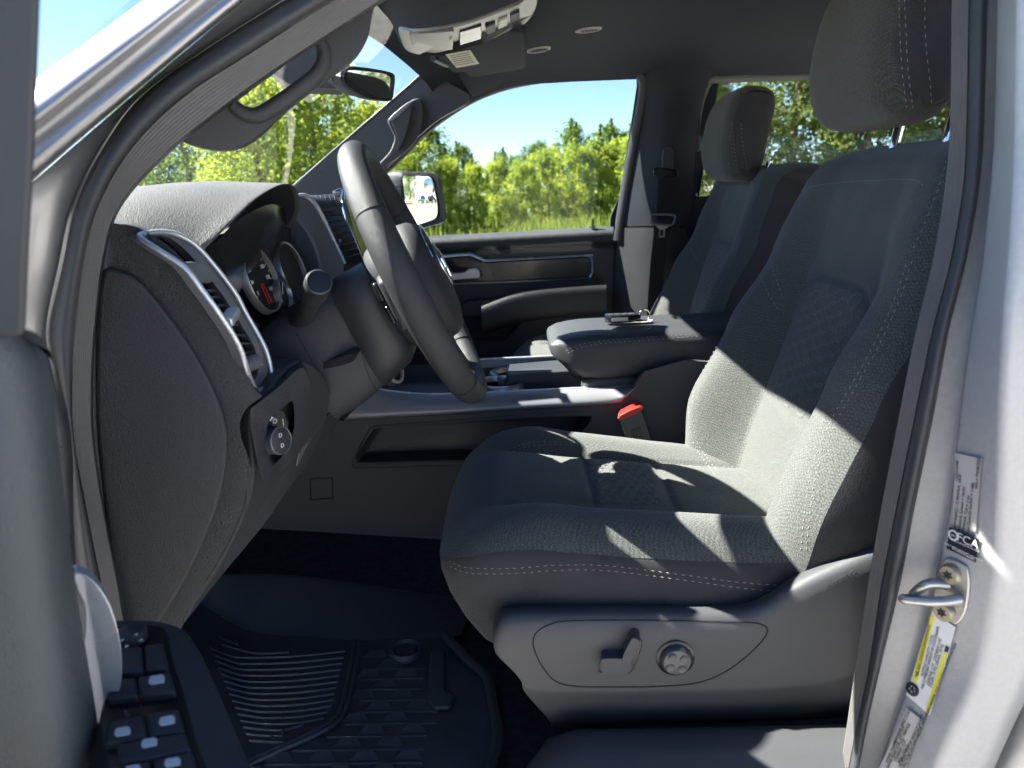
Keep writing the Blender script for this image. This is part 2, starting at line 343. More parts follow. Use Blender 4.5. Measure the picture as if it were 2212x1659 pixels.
def crown_mesh(name, rx, rz, z0, leaves, size, clumps, seed, shape='round', m='leaf_green'):
    """leaf-sized faces in clumps through the crown volume"""
    rnd = random.Random(seed); vs_, fs = [], []
    cl = []
    for i in range(clumps):
        t = (i + rnd.random()) / clumps; a = rnd.random() * 6.283
        if shape == 'round': prof = math.sin(math.pi * min(1, max(.03, t * .93 + .06))) ** .55
        elif shape == 'tall': prof = .25 + .75 * math.sin(math.pi * min(1, t * .86 + .1)) ** .7
        elif shape == 'spruce': prof = (1 - t) ** .9 * (1 if int(t * 14) % 2 else .72)
        else: prof = .35 + .65 * (1 - t) ** .6
        rr = rx * prof * (rnd.random() ** .45) * (1 + .22 * math.sin(3 * a + seed) + .12 * math.sin(7 * t * 6 + a))
        cl.append((rr * math.cos(a), rr * math.sin(a), z0 + rz * t, rx * rnd.uniform(.12, .26)))
    for k in range(int(clumps * .10)):        # upright leaders that break the outline
        a = rnd.random() * 6.283; rr = rx * rnd.uniform(.05, .7); top = z0 + rz * (1.0 + rnd.uniform(-.12, .16)) * (1 - .35 * rr / rx)
        for q in range(4): cl.append((rr * math.cos(a), rr * math.sin(a), top - q * rx * .13, rx * (.035 + .012 * q)))
    per = leaves // len(cl)
    for (cx, cy, cz, cr_) in cl:
        for j in range(per):
            u = Vector((rnd.gauss(0, 1), rnd.gauss(0, 1), rnd.gauss(0, .8))); u = u.normalized() * cr_ * (rnd.random() ** .4) * 1.25
            p = Vector((cx, cy, cz)) + u; s = size * rnd.uniform(.6, 1.35)
            nrm = (u.normalized() * .6 + Vector((rnd.gauss(0, .6), rnd.gauss(0, .6), rnd.gauss(.35, .5)))).normalized()
            a1 = nrm.orthogonal().normalized(); a1 = (Matrix.Rotation(rnd.random() * 6.28, 3, nrm) @ a1) * s; b1 = nrm.cross(a1) * .62
            if shape == 'spruce': a1 = a1 * 1.2; b1 = b1 * .35
            k = len(vs_); vs_ += [p - a1 * .5, p + b1 * .5 + nrm * s * .1, p + a1 * .5, p - b1 * .5 + nrm * s * .1]; fs.append((k, k + 1, k + 2, k + 3))
    me = bpy.data.meshes.new(name); me.from_pydata([tuple(v) for v in vs_], [], fs); me.materials.append(M(m)); me.update(); return me
def trunk_mesh(name, h, r, rx, seed):
    """tapered trunk with limbs"""
    rnd = random.Random(seed); vs_, fs = [], []
    def limb(pts, rs, seg=7):
        base = len(vs_)
        for p, rr in zip(pts, rs):
            for j in range(seg): vs_.append((p[0] + rr * math.cos(j * 6.283 / seg), p[1] + rr * math.sin(j * 6.283 / seg), p[2]))
        for i in range(len(pts) - 1):
            for j in range(seg): fs.append((base + i * seg + j, base + i * seg + (j + 1) % seg, base + (i + 1) * seg + (j + 1) % seg, base + (i + 1) * seg + j))
    tp = [(rnd.gauss(0, .03) * i, rnd.gauss(0, .03) * i, h * i / 7) for i in range(8)]; limb(tp, [r * (1.25 - i / 7) + .012 for i in range(8)])
    for k in range(9):
        t = rnd.uniform(.22, .85); b = Vector(tp[int(t * 7)]); a = rnd.random() * 6.283; l = rx * rnd.uniform(.45, .85) * (1.1 - t * .6)
        e = b + Vector((math.cos(a) * l, math.sin(a) * l, l * rnd.uniform(.5, 1.1))); mdl = (b + e) / 2 - Vector((0, 0, l * .1)); rr = r * (1 - t) * .6 + .015
        limb([b, mdl, e], [rr, rr * .7, rr * .25], 5)
    me = bpy.data.meshes.new(name); me.from_pydata([tuple(v) for v in vs_], [], fs); me.materials.append(M('bark')); me.shade_smooth(); me.update(); return me
KINDS = {}
def kind(key, n, h, r, rx, rz, z0, leaves, size, clumps, shape, m):
    KINDS[key] = [(trunk_mesh('trunk', h * .9, r, rx, 5 * i + 1), crown_mesh('crown', rx, rz, z0, leaves, size, clumps, 31 * i + len(key), shape, m)) for i in range(n)]
kind('shrub', 4, 4.0, .05, 1.35, 3.5, .45, 8200, .13, 130, 'shrub', 'leaf_yellow')
kind('young', 3, 5.2, .08, 1.7, 4.3, .9, 8200, .15, 120, 'round', 'leaf_green')
kind('maple', 3, 6.4, .13, 2.6, 5.3, 1.0, 12000, .17, 150, 'round', 'leaf_yellow')
kind('oak', 3, 7.2, .16, 2.9, 6.0, 1.0, 11000, .18, 150, 'round', 'leaf_green')
kind('poplar', 3, 11, .16, 2.3, 10.2, .8, 13000, .19, 210, 'tall', 'leaf_mid')
kind('spruce', 1, 9.3, .14, 1.6, 8.8, .4, 8000, .22, 200, 'spruce', 'leaf_dark')
NAMES = {'shrub': 'young_tree', 'young': 'young_tree', 'maple': 'maple_tree', 'oak': 'broadleaf_tree', 'poplar': 'poplar_tree', 'spruce': 'spruce_tree'}
_tc = 0
def tree(key, px, D, label, group, s=1.0, xy=None):
    global _tc
    tm, cm = KINDS[key][_tc % len(KINDS[key])]; _tc += 1
    x, y = xy if xy else ((px - 1140) / FPX * (D + .6), D)
    t = thing(NAMES[key], label, 'tree', (x, y, 0), group); t.rotation_euler.z = random.random() * 6.28; t.scale = (s, s, s * random.uniform(.95, 1.05))
    for n, me in (('trunk', tm), ('crown', cm)):
        o = bpy.data.objects.new(n, me); COL.objects.link(o); o.parent = t
ORD = ['leftmost', 'second from the left', 'third from the left', 'fourth from the left', 'fifth from the left', 'sixth from the left', 'seventh from the left', 'eighth from the left', 'ninth from the left', 'tenth from the left', 'eleventh from the left', 'rightmost']
fr = [(845, 31, .78), (905, 33, .92), (985, 31, .80), (1040, 30.5, .78), (1090, 32, .86), (1143, 31, .82), (1195, 32, .92), (1250, 31, .92), (1305, 31.5, 1.0), (1362, 31, 1.02), (1420, 32, 1.1), (1475, 31, 1.1)]
for i, (px, D, s) in enumerate(fr): tree('shrub', px, D, 'bright yellow-green young tree in the front row outside the passenger window, ' + ORD[i], 'young trees in the front row', s * .84)
bk = [(880, 36, 1.18), (945, 37, 1.22), (1010, 39, 1.02), (1100, 41, .92), (1175, 39, 1.0), (1250, 38, 1.12), (1320, 38, 1.15), (1385, 38, 1.22), (1455, 37, 1.25)]
for i, (px, D, s) in enumerate(bk): tree('young', px, D, 'deeper green young tree in the back row outside the passenger window, ' + (ORD[i] if i < 8 else 'rightmost'), 'young trees in the back row', s * .74)
tree('maple', 712, 27, 'broad sunlit yellow-green tree seen through the windshield above the steering wheel', 'trees ahead of the truck', 1.03)
tree('maple', 600, 26, 'sunlit yellow-green tree seen through the windshield over the instrument hood', 'trees ahead of the truck', .86)
tree('maple', 812, 31, 'smaller yellow-green tree seen just below the interior mirror', 'trees ahead of the truck', .80)
tree('oak', 535, 33, 'dark green tree whose top shows inside the grab handle opening', 'trees ahead of the truck', 1.06)
tree('oak', 440, 31, 'dark green tree seen low through the windshield under the grab handle', 'trees ahead of the truck', .92)
tree('oak', 350, 34, 'dark green tree behind the slatted fence at the left of the windshield', 'trees ahead of the truck', .85)
tree('oak', 655, 38, 'darker green tree standing behind the two sunlit maples', 'trees ahead of the truck', .95)
for i, (px, D, s) in enumerate([(1500, 30, .62), (1625, 32, .95), (1700, 31, 1.0), (1775, 33, 1.05), (1850, 31, .98), (1925, 32, 1.02), (2000, 31, 1.0), (2080, 33, 1.05)]):
    tree('poplar', px, D, 'tall green poplar outside the rear passenger window, ' + (ORD[i] if i < 7 else 'rightmost'), 'poplars beside the truck', s)
tree('spruce', 1543, 36, 'dark spruce at the left edge of the rear passenger window', 'trees beside the truck', 1.02)
for i in range(11): tree('poplar', 0, 0, 'tall green poplar behind the truck, seen only in its mirrors', 'trees seen in the mirrors', random.uniform(.85, 1.2), (62 + random.uniform(-4, 4), -14 + 6.5 * i))
for x, y in ((26, -6), (30, -1), (34, 3)): tree('oak', 0, 0, 'green tree behind the truck, seen only in the interior mirror', 'trees seen in the mirrors', 1.15, (x, y))
# slatted fence far left
fe = thing('slatted_fence', 'dark slatted fence seen low through the windshield at the left', 'fence', (-15.5, 29, 0))
for i in range(26):
    x = -18.2 + i * .21; rbox('slat', (x, 29, .95), (.11, .03, 1.75 + random.uniform(-.03, .03)), 'fence_wood', fe, bevel=0)
for z in (.45, 1.45): rbox('rail', (-15.6, 29.05, z), (5.5, .05, .09), 'fence_wood', fe, bevel=0)
# white building seen in the passenger mirror
b = thing('white_building', 'white flat-roofed building with blue lettering, seen in the passenger mirror', 'building', (52, 4, 0))
BX = 46
w = rbox('wall', (BX + 8, 3, 3.3), (16, 24, 6.6), 'building_white', b, bevel=0)
rbox('roof', (BX + 8, 3, 6.68), (16.3, 24.3, .16), 'label_silver', b, bevel=0)
dr = rbox('door', (BX - .03, 12.6, 1.9), (.1, 2.0, 3.8), 'door_brown', b, bevel=0)
rbox('window', (BX - .03, 8.3, 2.2), (.1, 1.6, .3), 'car_glass', b, bevel=0)
for i in range(14):
    if i != 6: rbox('letter', (BX - .04, 1.6 + i * .62, 3.75), (.08, .4, random.uniform(.5, .62)), 'blue_sign', b, bevel=0)
def car(name, label, cat, x, y, rz, L_, W_, H_, paint, pickup=False):
    """vehicle with its nose along +x: lofted body, dark glasshouse, four wheels"""
    t = thing(name, label, cat, (x, y, 0)); rot = Matrix.Rotation(rz, 3, 'Z'); o = Vector((x, y, 0)); T = lambda p: o + rot @ Vector(p)
    h2, w2, l2 = H_, W_ / 2, L_ / 2; bl = H_ * .56
    def sec(px, zb, zt, wb, wt): return [T((px, s * ww, z)) for s, ww, z in ((-1, wb * .94, zb), (-1, wb, zb + (zt - zb) * .35), (-1, wt, zt - .03), (-1, wt * .9, zt), (1, wt * .9, zt), (1, wt, zt - .03), (1, wb, zb + (zt - zb) * .35), (1, wb * .94, zb))]
    zs = [(-l2, .5, bl * .94, .93), (-l2 + .12, .38, bl, 1), (-l2 * .5, .36, bl, 1), (l2 * .3, .36, bl, 1), (l2 * .45, .36, bl * .98, 1), (l2 - .25, .38, bl * .86, .97), (l2, .5, bl * .74, .86)]
    body = loft('body', [sec(a, zb, zt, w2 * k, w2 * k * .97) for a, zb, zt, k in zs], paint, t, cu=True, caps=True)
    c0, c1 = (-l2 * .1, l2 * .42) if pickup else (-l2 + .25, l2 * .45)
    loft('window', [sec(c0, bl - .02, bl + .01, w2 * .93, w2 * .9), sec(c0 + .22, bl - .02, h2 - .07, w2 * .93, w2 * .77), sec(c1 - .85, bl - .02, h2 - .07, w2 * .93, w2 * .77), sec(c1, bl - .02, bl + .01, w2 * .93, w2 * .88)], 'car_glass', t, cu=True, caps=True)
    loft('roof', [sec(c0 + .2, h2 - .08, h2 - .03, w2 * .78, w2 * .72), sec(c0 + .5, h2 - .08, h2, w2 * .78, w2 * .72), sec(c1 - 1.1, h2 - .08, h2, w2 * .78, w2 * .72), sec(c1 - .8, h2 - .08, h2 - .03, w2 * .78, w2 * .72)], paint, t, cu=True, caps=True)
    for sx in (-1, 1):
        rbox('tail_light', T((-l2 - .005, sx * w2 * .85, bl * .78)), (.06, .16, .28), 'red', t, rot, .01); rbox('headlight', T((l2 - .06, sx * w2 * .72, bl * .64)), (.14, .3, .13), 'label_white', t, rot, .02)
        for q in (-.62, .6):
            wh = lathe('wheel', [(.0, .13), (.2, .13), (.22, .1), (.34, .12), (.37, .08), (.37, -.1), (0, -.1)], T((q * l2, sx * (w2 - .1), .37)), rot @ Vector((0, sx, 0)), 'tyre', t, 18)
            lathe('rim', [(0, .1), (.05, .135), (.2, .137), (.21, .12)], T((q * l2, sx * (w2 - .1), .37)), rot @ Vector((0, sx, 0)), 'satin', wh, 14)
    rbox('bumper', T((-l2 - .03, 0, .5)), (.14, W_ * .94, .2), 'satin', t, rot, .03); rbox('plate', T((-l2 - .03, 0, bl * .72)), (.05, .32, .17), 'label_white', t, rot, .005)
    return t
car('pickup_truck', 'green pickup parked before the white building, seen in the passenger mirror', 'pickup', 37.5, 7.6, R(155), 5.4, 1.9, 1.75, 'green_paint', True)
car('sport_utility_vehicle', 'black sport utility vehicle parked beside the green pickup in the mirror', 'car', 37.0, 11.3, R(158), 4.7, 1.9, 1.75, 'black_paint')
car('parked_car', 'red car at the right edge of the passenger mirror', 'car', 42, 18.5, R(170), 4.4, 1.8, 1.5, 'red')
car('parked_car', 'silver vehicle whose roof shows behind the front seats through the rear window', 'car', 3.6, 5.6, R(180), 4.9, 1.9, 1.64, 'paint')
# ================================================================== truck cab: pillars, seals, roof, floor, glass
body = thing('truck_cab', 'silver truck cab with driver door frame, pillars, dark roof lining and glass', 'truck cab', (.4, .84, 0))
def pxrow(px, Ys): return [P(x, y, Y) for (x, y), Y in zip(px, Ys)]
# --- driver A pillar, painted
L0 = [(-60, 270), (20, 212), (195, 85), (310, 0), (440, -95)]; L1 = [(-60, 375), (20, 312), (245, 135), (415, 0), (560, -112)]
L2 = [(-60, 425), (20, 365), (275, 165), (482, 0), (630, -115)]; L2b = [(-60, 490), (20, 402), (290, 185), (508, 0), (660, -117)]; L3 = [(-60, 560), (20, 440), (300, 193), (533, 0), (690, -120)]
up = [0, .01, .025, .04, .055]
def rowY(L, y0): return pxrow(L, [y0 + u for u in up])
rowsA = [[p + V(.0, .07, -.02) for p in rowY(L0, .06)], rowY(L0, .055), rowY([((a[0] * .7 + b[0] * .3), (a[1] * .7 + b[1] * .3)) for a, b in zip(L0, L1)], .028), rowY([((a[0] * .2 + b[0] * .8), (a[1] * .2 + b[1] * .8)) for a, b in zip(L0, L1)], .012),
         rowY(L1, .014), rowY([(a[0] + 6, a[1] + 5) for a in L1], .024), rowY([(a[0] - 6, a[1] - 5) for a in L2], .026), rowY(L2, .018), rowY(L2b, .016), rowY([(a[0] - 4, a[1] - 4) for a in L3], .022), rowY(L3, .04)]
rowsA = [cr(r, 6) for r in rowsA]
loft('a_pillar', rowsA, 'paint', body)
S4 = [(175, 1420), (165, 1345), (165, 1263), (158, 1107), (154, 940), (126, 813), (109, 711), (137, 567), (164, 444), (219, 325), (308, 205), (461, 96), (615, 0), (760, -85)]
S5 = [(252, 1420), (235, 1345), (219, 1263), (188, 1107), (158, 940), (156, 813), (163, 711), (181, 567), (212, 444), (285, 318), (395, 210), (540, 115), (690, 20), (850, -75)]
S6 = [(286, 1420), (267, 1345), (253, 1263), (222, 1107), (198, 940), (196, 813), (202, 711), (219, 567), (252, 450), (345, 340), (460, 245), (590, 150), (735, 55), (890, -45)]
up2 = [0, 0, 0, 0, 0, 0, 0, 0, .005, .012, .02, .03, .04, .05]
def sY(L, y0): return cr(pxrow(L, [y0 + u for u in up2]), 6)
L3b = [(-80, 1420), (-80, 1345), (-80, 1263), (-80, 1107), (-80, 940), (-80, 800), (-70, 690), (-40, 560), (30, 435), (120, 350), (215, 268), (359, 144), (533, 0), (690, -120)]
chan = [sY(L3b, .035), sY([(a[0] * .5 + b[0] * .5, a[1] * .5 + b[1] * .5) for a, b in zip(L3b, S4)], .052), sY([(a[0] * .12 + b[0] * .88, a[1] * .12 + b[1] * .88) for a, b in zip(L3b, S4)], .06), sY(S4, .075)]
loft('hinge_pillar', chan, 'paint', body)
def seal(name, A, B_, C, ya, yb, yc, fn, bulge=.016, nr=9):
    mid = [(a[0] * .5 + b[0] * .5, a[1] * .5 + b[1] * .5) for a, b in zip(A, B_)]; q1 = [(a[0] * .82 + b[0] * .18, a[1] * .82 + b[1] * .18) for a, b in zip(A, B_)]; q3 = [(a[0] * .2 + b[0] * .8, a[1] * .2 + b[1] * .8) for a, b in zip(A, B_)]
    loft('door_seal', [fn(A, ya + .012), fn(q1, ya - bulge * .5), fn(mid, (ya + yb) / 2 - bulge), fn(q3, yb - bulge * .6), fn(B_, yb + .004)], 'rubber', body)
    rr = []
    for i in range(nr * 3 + 1):
        t = i / (nr * 3); L_ = [(b[0] + (c[0] - b[0]) * t, b[1] + (c[1] - b[1]) * t) for b, c in zip(B_, C)]
        rr.append(fn(L_, yb + (yc - yb) * t + (.0 if i % 3 else .0022)))
    rr.append(fn([(c[0] + 4, c[1] + 1) for c in C], yc + .03))
    loft('ribbed_trim', rr, 'seal', body)
seal('door_seal', S4, S5, S6, .058, .05, .065, sY)
def sD(Y): return cr([tuple(P(a[0] + 6, a[1] + 5, (Y if i > 9 else .108) + up2[i])) for i, a in enumerate(S6)], 6)
# inner trim behind the seal, towards the dash
loft('a_pillar_trim', [sY(S6, .072), sY([(a[0] + 3, a[1] + 2) for a in S6], .08), sY([(a[0] + 5, a[1] + 4) for a in S6], .095), sD(.14), sD(.165)], 'plastic', body)
# --- grab handle trim on the driver A pillar
gh = thing('grab_handle', 'dark grab handle with grained grip on the near windshield pillar', 'grab handle', tuple(P(600, 250, .15)))
out = [(804, 2), (802, 45), (792, 88), (762, 127), (700, 172), (620, 235), (564, 288), (520, 316), (478, 324), (437, 319), (395, 306), (385, 290), (430, 240), (520, 175), (640, 88), (740, 15)]
hole = [(684, 80), (640, 112), (560, 172), (503, 216), (512, 234), (530, 243), (553, 240), (590, 218), (640, 186), (675, 158), (691, 132), (692, 104)]
yy = lambda q: [(x, y, .14 + .06 * (x - 385) / 420) for x, y in q]
pxplate('trim_shell', yy(out), 0, 'plastic', gh, .03, .008, 4, [yy(hole)])
gp = cr([tuple(P(x, y, .135 + .06 * (x - 385) / 420)) for x, y in [(686, 80), (699, 108), (698, 138), (682, 164), (640, 198), (585, 235), (552, 250), (522, 242), (503, 226)]], 5)
tube('grip', gp, [.0065 + .002 * math.sin(math.pi * i / (len(gp) - 1)) for i in range(len(gp))], 'plastic_grain', gh, 12)
# --- B pillar on the driver side
by = [-120, 0, 273, 410, 567, 711, 882, 1107, 1263, 1434, 1570, 1720]
ba = [2060, 2056, 2052, 2040, 2014, 1979, 1945, 1902, 1875, 1849, 1829, 1806]; bb = [2098, 2093, 2088, 2080, 2053, 2015, 1979, 1934, 1904, 1878, 1850, 1822]
bc = [2140, 2134, 2126, 2115, 2087, 2051, 2020, 1974, 1945, 1904, 1873, 1846]; bd = [2162, 2155, 2148, 2138, 2121, 2098, 2075, 2050, 2017, 1979, 1928, 1878]
be = [2202, 2198, 2194, 2190, 2180, 2168, 2160, 2157, 2150, 2116, 2058, 1995]
bu = [.06, .05, .034, .022, .01, .003, 0, 0, 0, 0, 0, 0]
zipy = lambda xs: list(zip(xs, by))
def bY(L, y0): return cr(pxrow(L, [y0 + u for u in bu]), 6)
seal('door_seal', zipy(bc), zipy(bb), zipy(ba), .02, .035, .06, bY, .014, 7)
BX_ = lambda r, dx, dy=0: [Vector(p) + V(dx, dy, 0) for p in r]
mixl = lambda A, B_, t: [a + (b_ - a) * t for a, b_ in zip(A, B_)]
E0 = bY(zipy(be), -.045)
pil = loft('b_pillar', [bY(zipy(bc), .032), BX_(bY(zipy(mixl(bc, bd, .35)), .02), .012), BX_(bY(zipy(mixl(bc, bd, .8)), .008), .012), bY(zipy(bd), .002), bY(zipy(mixl(bd, be, .06)), -.002), bY(zipy(mixl(bd, be, .5)), -.022), bY(zipy(mixl(bd, be, .9)), -.041), E0,
     BX_(E0, .006, -.004), BX_(E0, .03, -.006), BX_(E0, .05, -.006), BX_(E0, .055, .03)], 'jamb', body)
rear_door = thing('rear_door', 'silver rear door edge just behind the driver door pillar at the right', 'door', tuple(P(2200, 1500, -.07)))
loft('door_skin', [BX_(E0, .058, .03), BX_(E0, .058, -.005), BX_(E0, .062, -.014), BX_(E0, .075, -.02), BX_(E0, .2, -.035), BX_(E0, .6, -.045)], 'paint', rear_door)
# --- sill trim, floor, firewall
sl_prof = [(.17, .80), (.13, .85), (.105, .878), (.085, .886), (.06, .878), (.03, .862), (-.01, .85), (-.045, .836), (-.06, .80), (-.062, .72)]
loft('sill_trim', [[V(x, y + dy, z + dz) for y, z in sl_prof] for x, dy, dz in ((-.5, .0, -.16), (-.08, 0, -.16), (-.035, .0, -.12), (-.01, 0, -.05), (.015, 0, -.012), (.05, 0, 0), (.15, 0, 0), (.45, 0, .002), (.7, 0, .002))], 'shield', body)
fl = loft('carpet', [[V(x, y, z) for y in (.0, .15, .3, .45, .58, .66, .72, 1.0, 1.4, 1.68)] for x, z in ((-1.15, 1.15), (-.95, .95), (-.78, .80), (-.6, .755), (-.2, .75), (.5, .75), (1.6, .75))], 'carpet', body)
loft('firewall', [[V(-1.15, y, z) for y in (-.02, .8, 1.7)] for z in (.7, 1.25)], 'carpet', body)
# --- roof lining and header
def hl(x, dz=0, dx=0): return [V(x + dx * abs(y - .84) ** 2, y, z + dz) for y, z in ((.10, 1.74), (.13, 1.79), (.2, 1.848), (.35, 1.872), (.6, 1.877), (.84, 1.878), (1.08, 1.875), (1.33, 1.862), (1.46, 1.84), (1.52, 1.815), (1.56, 1.788))]
loft('roof_lining', [hl(-.312, -.056, .17), hl(-.302, -.040, .17), hl(-.25, -.02, .15), hl(-.1, 0), hl(.4, .004), hl(.9, .002), hl(1.45, -.02), hl(1.62, -.12)], 'liner', body, sub=1)
loft('roof_panel', [[p + V(0, .06 * (-1 if p.y < .84 else 1) * abs(p.y - .84) / .72, .06) for p in hl(x, d, e)] for x, d, e in ((-.318, -.085, .17), (-.2, -.012, .1), (.4, .0, 0), (1.45, -.02, 0), (1.7, -.12, 0))], 'paint', body)
loft('roof_edge_trim', [[V(x, 1.56, 1.79), V(x, 1.575, 1.775), V(x, 1.585, 1.79)] for x in (.36, .7, 1.2, 1.62)], 'plastic', body)
rbox('rear_wall', (1.66, .84, 1.05), (.04, 1.66, .66), 'liner', body); rbox('rear_header', (1.66, .84, 1.76), (.05, 1.5, .14), 'liner', body)
# --- windshield
ws = []
for z, xn, yn, xf, yf in ((1.87, -.15, .20, -.18, 1.46), (1.80, -.23, .17, -.265, 1.49), (1.65, -.41, .12, -.475, 1.535), (1.45, -.66, .07, -.735, 1.58), (1.22, -.96, .04, -1.03, 1.62)):
    ws.append([V(xn + (xf - xn) * t - .05 * math.sin(math.pi * t), yn + (yf - yn) * t, z) for t in [i / 12 for i in range(13)]])
loft('windshield_glass', ws, 'windshield', body, sub=1)
tube('windshield_edge', cr([tuple(P(x, y, Y)) for x, y, Y in ((600, 432, 1.56), (640, 397, 1.55), (760, 292, 1.525), (905, 166, 1.5), (917, 152, 1.49), (900, 140, 1.43), (858, 112, 1.27), (815, 85, 1.13), (770, 55, 1.0))], 5), .004, 'rubber', body, 6)
# --- passenger side: A pillar trim, rail above the window, B pillar trim
ap = [(922, 150), (975, 182), (1017, 214), (952, 255), (908, 291), (868, 333), (828, 370), (770, 420), (600, 440), (640, 398), (762, 291), (906, 166)]
far = pxplate('a_pillar_trim', [(x, y, 1.50 + .00016 * max(0, 920 - x)) for x, y in ap], 0, 'plastic_grain', body, .05, .012, 4)
g2 = thing('grab_handle', 'dark grab handle on the far windshield pillar beside the passenger window', 'grab handle', tuple(P(868, 280, 1.45)))
pxplate('trim_shell', [(886, 218), (906, 214), (914, 240), (906, 290), (882, 322), (846, 350), (818, 368), (806, 366), (840, 330), (852, 300), (846, 282), (838, 258), (862, 240)], 1.475, 'plastic_grain', g2, .03, .008, 4)
pxplate('grip', [(880, 224), (887, 226), (884, 260), (874, 297), (862, 320), (857, 322), (858, 296), (846, 262), (843, 253), (856, 240)], 1.45, 'plastic', g2, .03, .006, 4)
pxplate('trim_strip', [(879, 222), (887, 225), (850, 260), (842, 254)], 1.445, 'trim_grey', g2, .01, .002, 3)
wt = [(1017, 214), (1075, 190), (1130, 176), (1200, 166), (1290, 159), (1365, 156)]
loft('window_rail', [cr([tuple(P(x, y, 1.57)) for x, y in wt], 5), cr([tuple(P(x - 1, y - 7, 1.55)) for x, y in wt], 5), cr([tuple(P(x - 10, y - 22, 1.52)) for x, y in wt], 5), cr([tuple(P(x - 30, y - 62, 1.44)) for x, y in wt], 5), cr([tuple(P(x - 30, y - 130, 1.36)) for x, y in wt], 5)], 'liner', body)
BT = [[(1378, 110, 1.57), (1398, 108, 1.545), (1446, 105, 1.50), (1506, 100, 1.51), (1550, 98, 1.54)], [(1372, 157, 1.57), (1392, 150, 1.545), (1440, 146, 1.50), (1500, 141, 1.51), (1545, 138, 1.54)], [(1380, 235, 1.58), (1394, 236, 1.56), (1430, 245, 1.50), (1480, 236, 1.51), (1512, 230, 1.55)], [(1364, 325, 1.59), (1380, 326, 1.57), (1424, 335, 1.50), (1472, 326, 1.51), (1502, 320, 1.56)], [(1348, 410, 1.60), (1366, 411, 1.575), (1422, 420, 1.50), (1468, 420, 1.51), (1497, 420, 1.57)], [(1335, 489, 1.61), (1352, 489, 1.585), (1422, 488, 1.50), (1464, 488, 1.51), (1492, 489, 1.57)]]
BL = [[(1334, 492, 1.606), (1351, 492, 1.581), (1422, 491, 1.496), (1464, 491, 1.506), (1492, 492, 1.57)], [(1328, 600, 1.615), (1346, 600, 1.585), (1415, 600, 1.496), (1458, 600, 1.51), (1485, 600, 1.57)], [(1322, 740, 1.62), (1340, 740, 1.59), (1405, 740, 1.496), (1450, 740, 1.51), (1480, 740, 1.57)]]
loft('b_pillar_trim', [[P(*q) for q in r] for r in BT], 'liner', body, sub=2)
pxplate('pillar_core', [(1318, 470), (1450, 150), (1560, 140), (1500, 480), (1470, 800), (1310, 800)], 1.645, 'liner', body, .02, .002, 1, sm=False)
plate('pillar_core', [P(1385, 130, 1.585), P(1520, 130, 1.57), P(1500, 480, 1.60), P(1480, 800, 1.62), P(1318, 800, 1.64), P(1330, 480, 1.625)], 'liner', body, (0, .01, 0), .001)
loft('b_pillar_lower_trim', [[P(*q) for q in r] for r in BL], 'plastic_grain', body, sub=2)
pxplate('corner_trim', [(940, 150), (1000, 165), (1075, 178), (1040, 206), (1000, 226), (960, 200)], 1.575, 'liner', body, .02, .003, 2)
tube('window_seal', cr([tuple(P(x, y, Y)) for x, y, Y in ((1333, 520, 1.60), (1345, 440, 1.595), (1367, 310, 1.58), (1388, 200, 1.56), (1384, 168, 1.555), (1366, 157, 1.555), (1290, 160, 1.56), (1200, 167, 1.565), (1130, 177, 1.57), (1075, 191, 1.575), (1017, 215, 1.58), (952, 256, 1.59), (908, 292, 1.6), (868, 334, 1.61), (822, 377, 1.62))], 5), .009, 'rubber', body, 8, flat=1.6)
pxplate('rear_door_trim', [(1440, 90), (2200, 60), (2200, 700), (1430, 720)], 1.60, 'plastic', body, .04, .004, 2, [[(1497, 404), (1502, 330), (1512, 240), (1528, 188), (1552, 158), (1592, 143), (1740, 136), (2090, 118), (2100, 370), (1860, 388), (1690, 398), (1520, 424), (1503, 420)]])
pxplate('rear_window_glass', [(1450, 120), (2190, 90), (2190, 460), (1450, 470)], 1.625, 'side_glass', body, .004, 0, 1, sm=False)
pxplate('rear_handle', [(1480, 305), (1496, 290), (1512, 292), (1514, 318), (1504, 328), (1484, 326)], 1.57, 'plastic', body, .03, .006, 3)
# ================================================================== seats
def gss(x, w): return math.exp(-(x / w) ** 2)
SCX, SCY, SA, SB = .145, .40, .268, .238
def cushion_pt(u, v):
    n = 6.0; k = max(abs(u), abs(v), 1e-6) / ((abs(u) ** n + abs(v) ** n) ** (1 / n) + 1e-9); uu, vv = u * k, v * k
    x = SCX + SA * uu; y = SCY + SB * vv; av = abs(vv)
    z = 1.086 - .040 * (uu + 1) / 2
    z += (.034 if vv < 0 else .026) * sstep(.40, .74, av) * sstep(-1.0, -.45, uu) - (0 if vv < 0 else (.010 + .022 * sstep(-.6, 1, uu)) * sstep(.2, .9, vv)) - .030 * max(0, (av - .78) / .22) ** 2
    z += .006 * gss(uu + .62, .25) - .05 * max(0, (-uu - .68) / .32) ** 2.2
    z += .007 * (1 - (vv / .5) ** 2 if av < .5 else 0)
    g = sstep(-.78, -.6, uu)
    z -= .007 * gss(av - .47, .022) * g
    if av < .47: z -= .0045 * (gss(uu + .20, .016) + gss(uu - .22, .016)) * sstep(.47, .4, av)
    return Vector((x, y, z + .0015 * noise.noise((x * 18, y * 18, 3))))
def ring(r, M_=160):
    out = []
    for i in range(M_):
        t = i / M_ * 8; s = int(t) % 8; f = t - int(t)
        c = [(1, f), (1 - f, 1), (-f, 1), (-1, 1 - f), (-1, -f), (-1 + f, -1), (f, -1), (1, -1 + f)][s]; out.append((c[0] * r, c[1] * r))
    return out
def bk_w(t): return lerp([(-.03, .240), (.08, .262), (.20, .252), (.33, .246), (.43, .232), (.5, .212), (.53, .195), (.56, .18)], t)
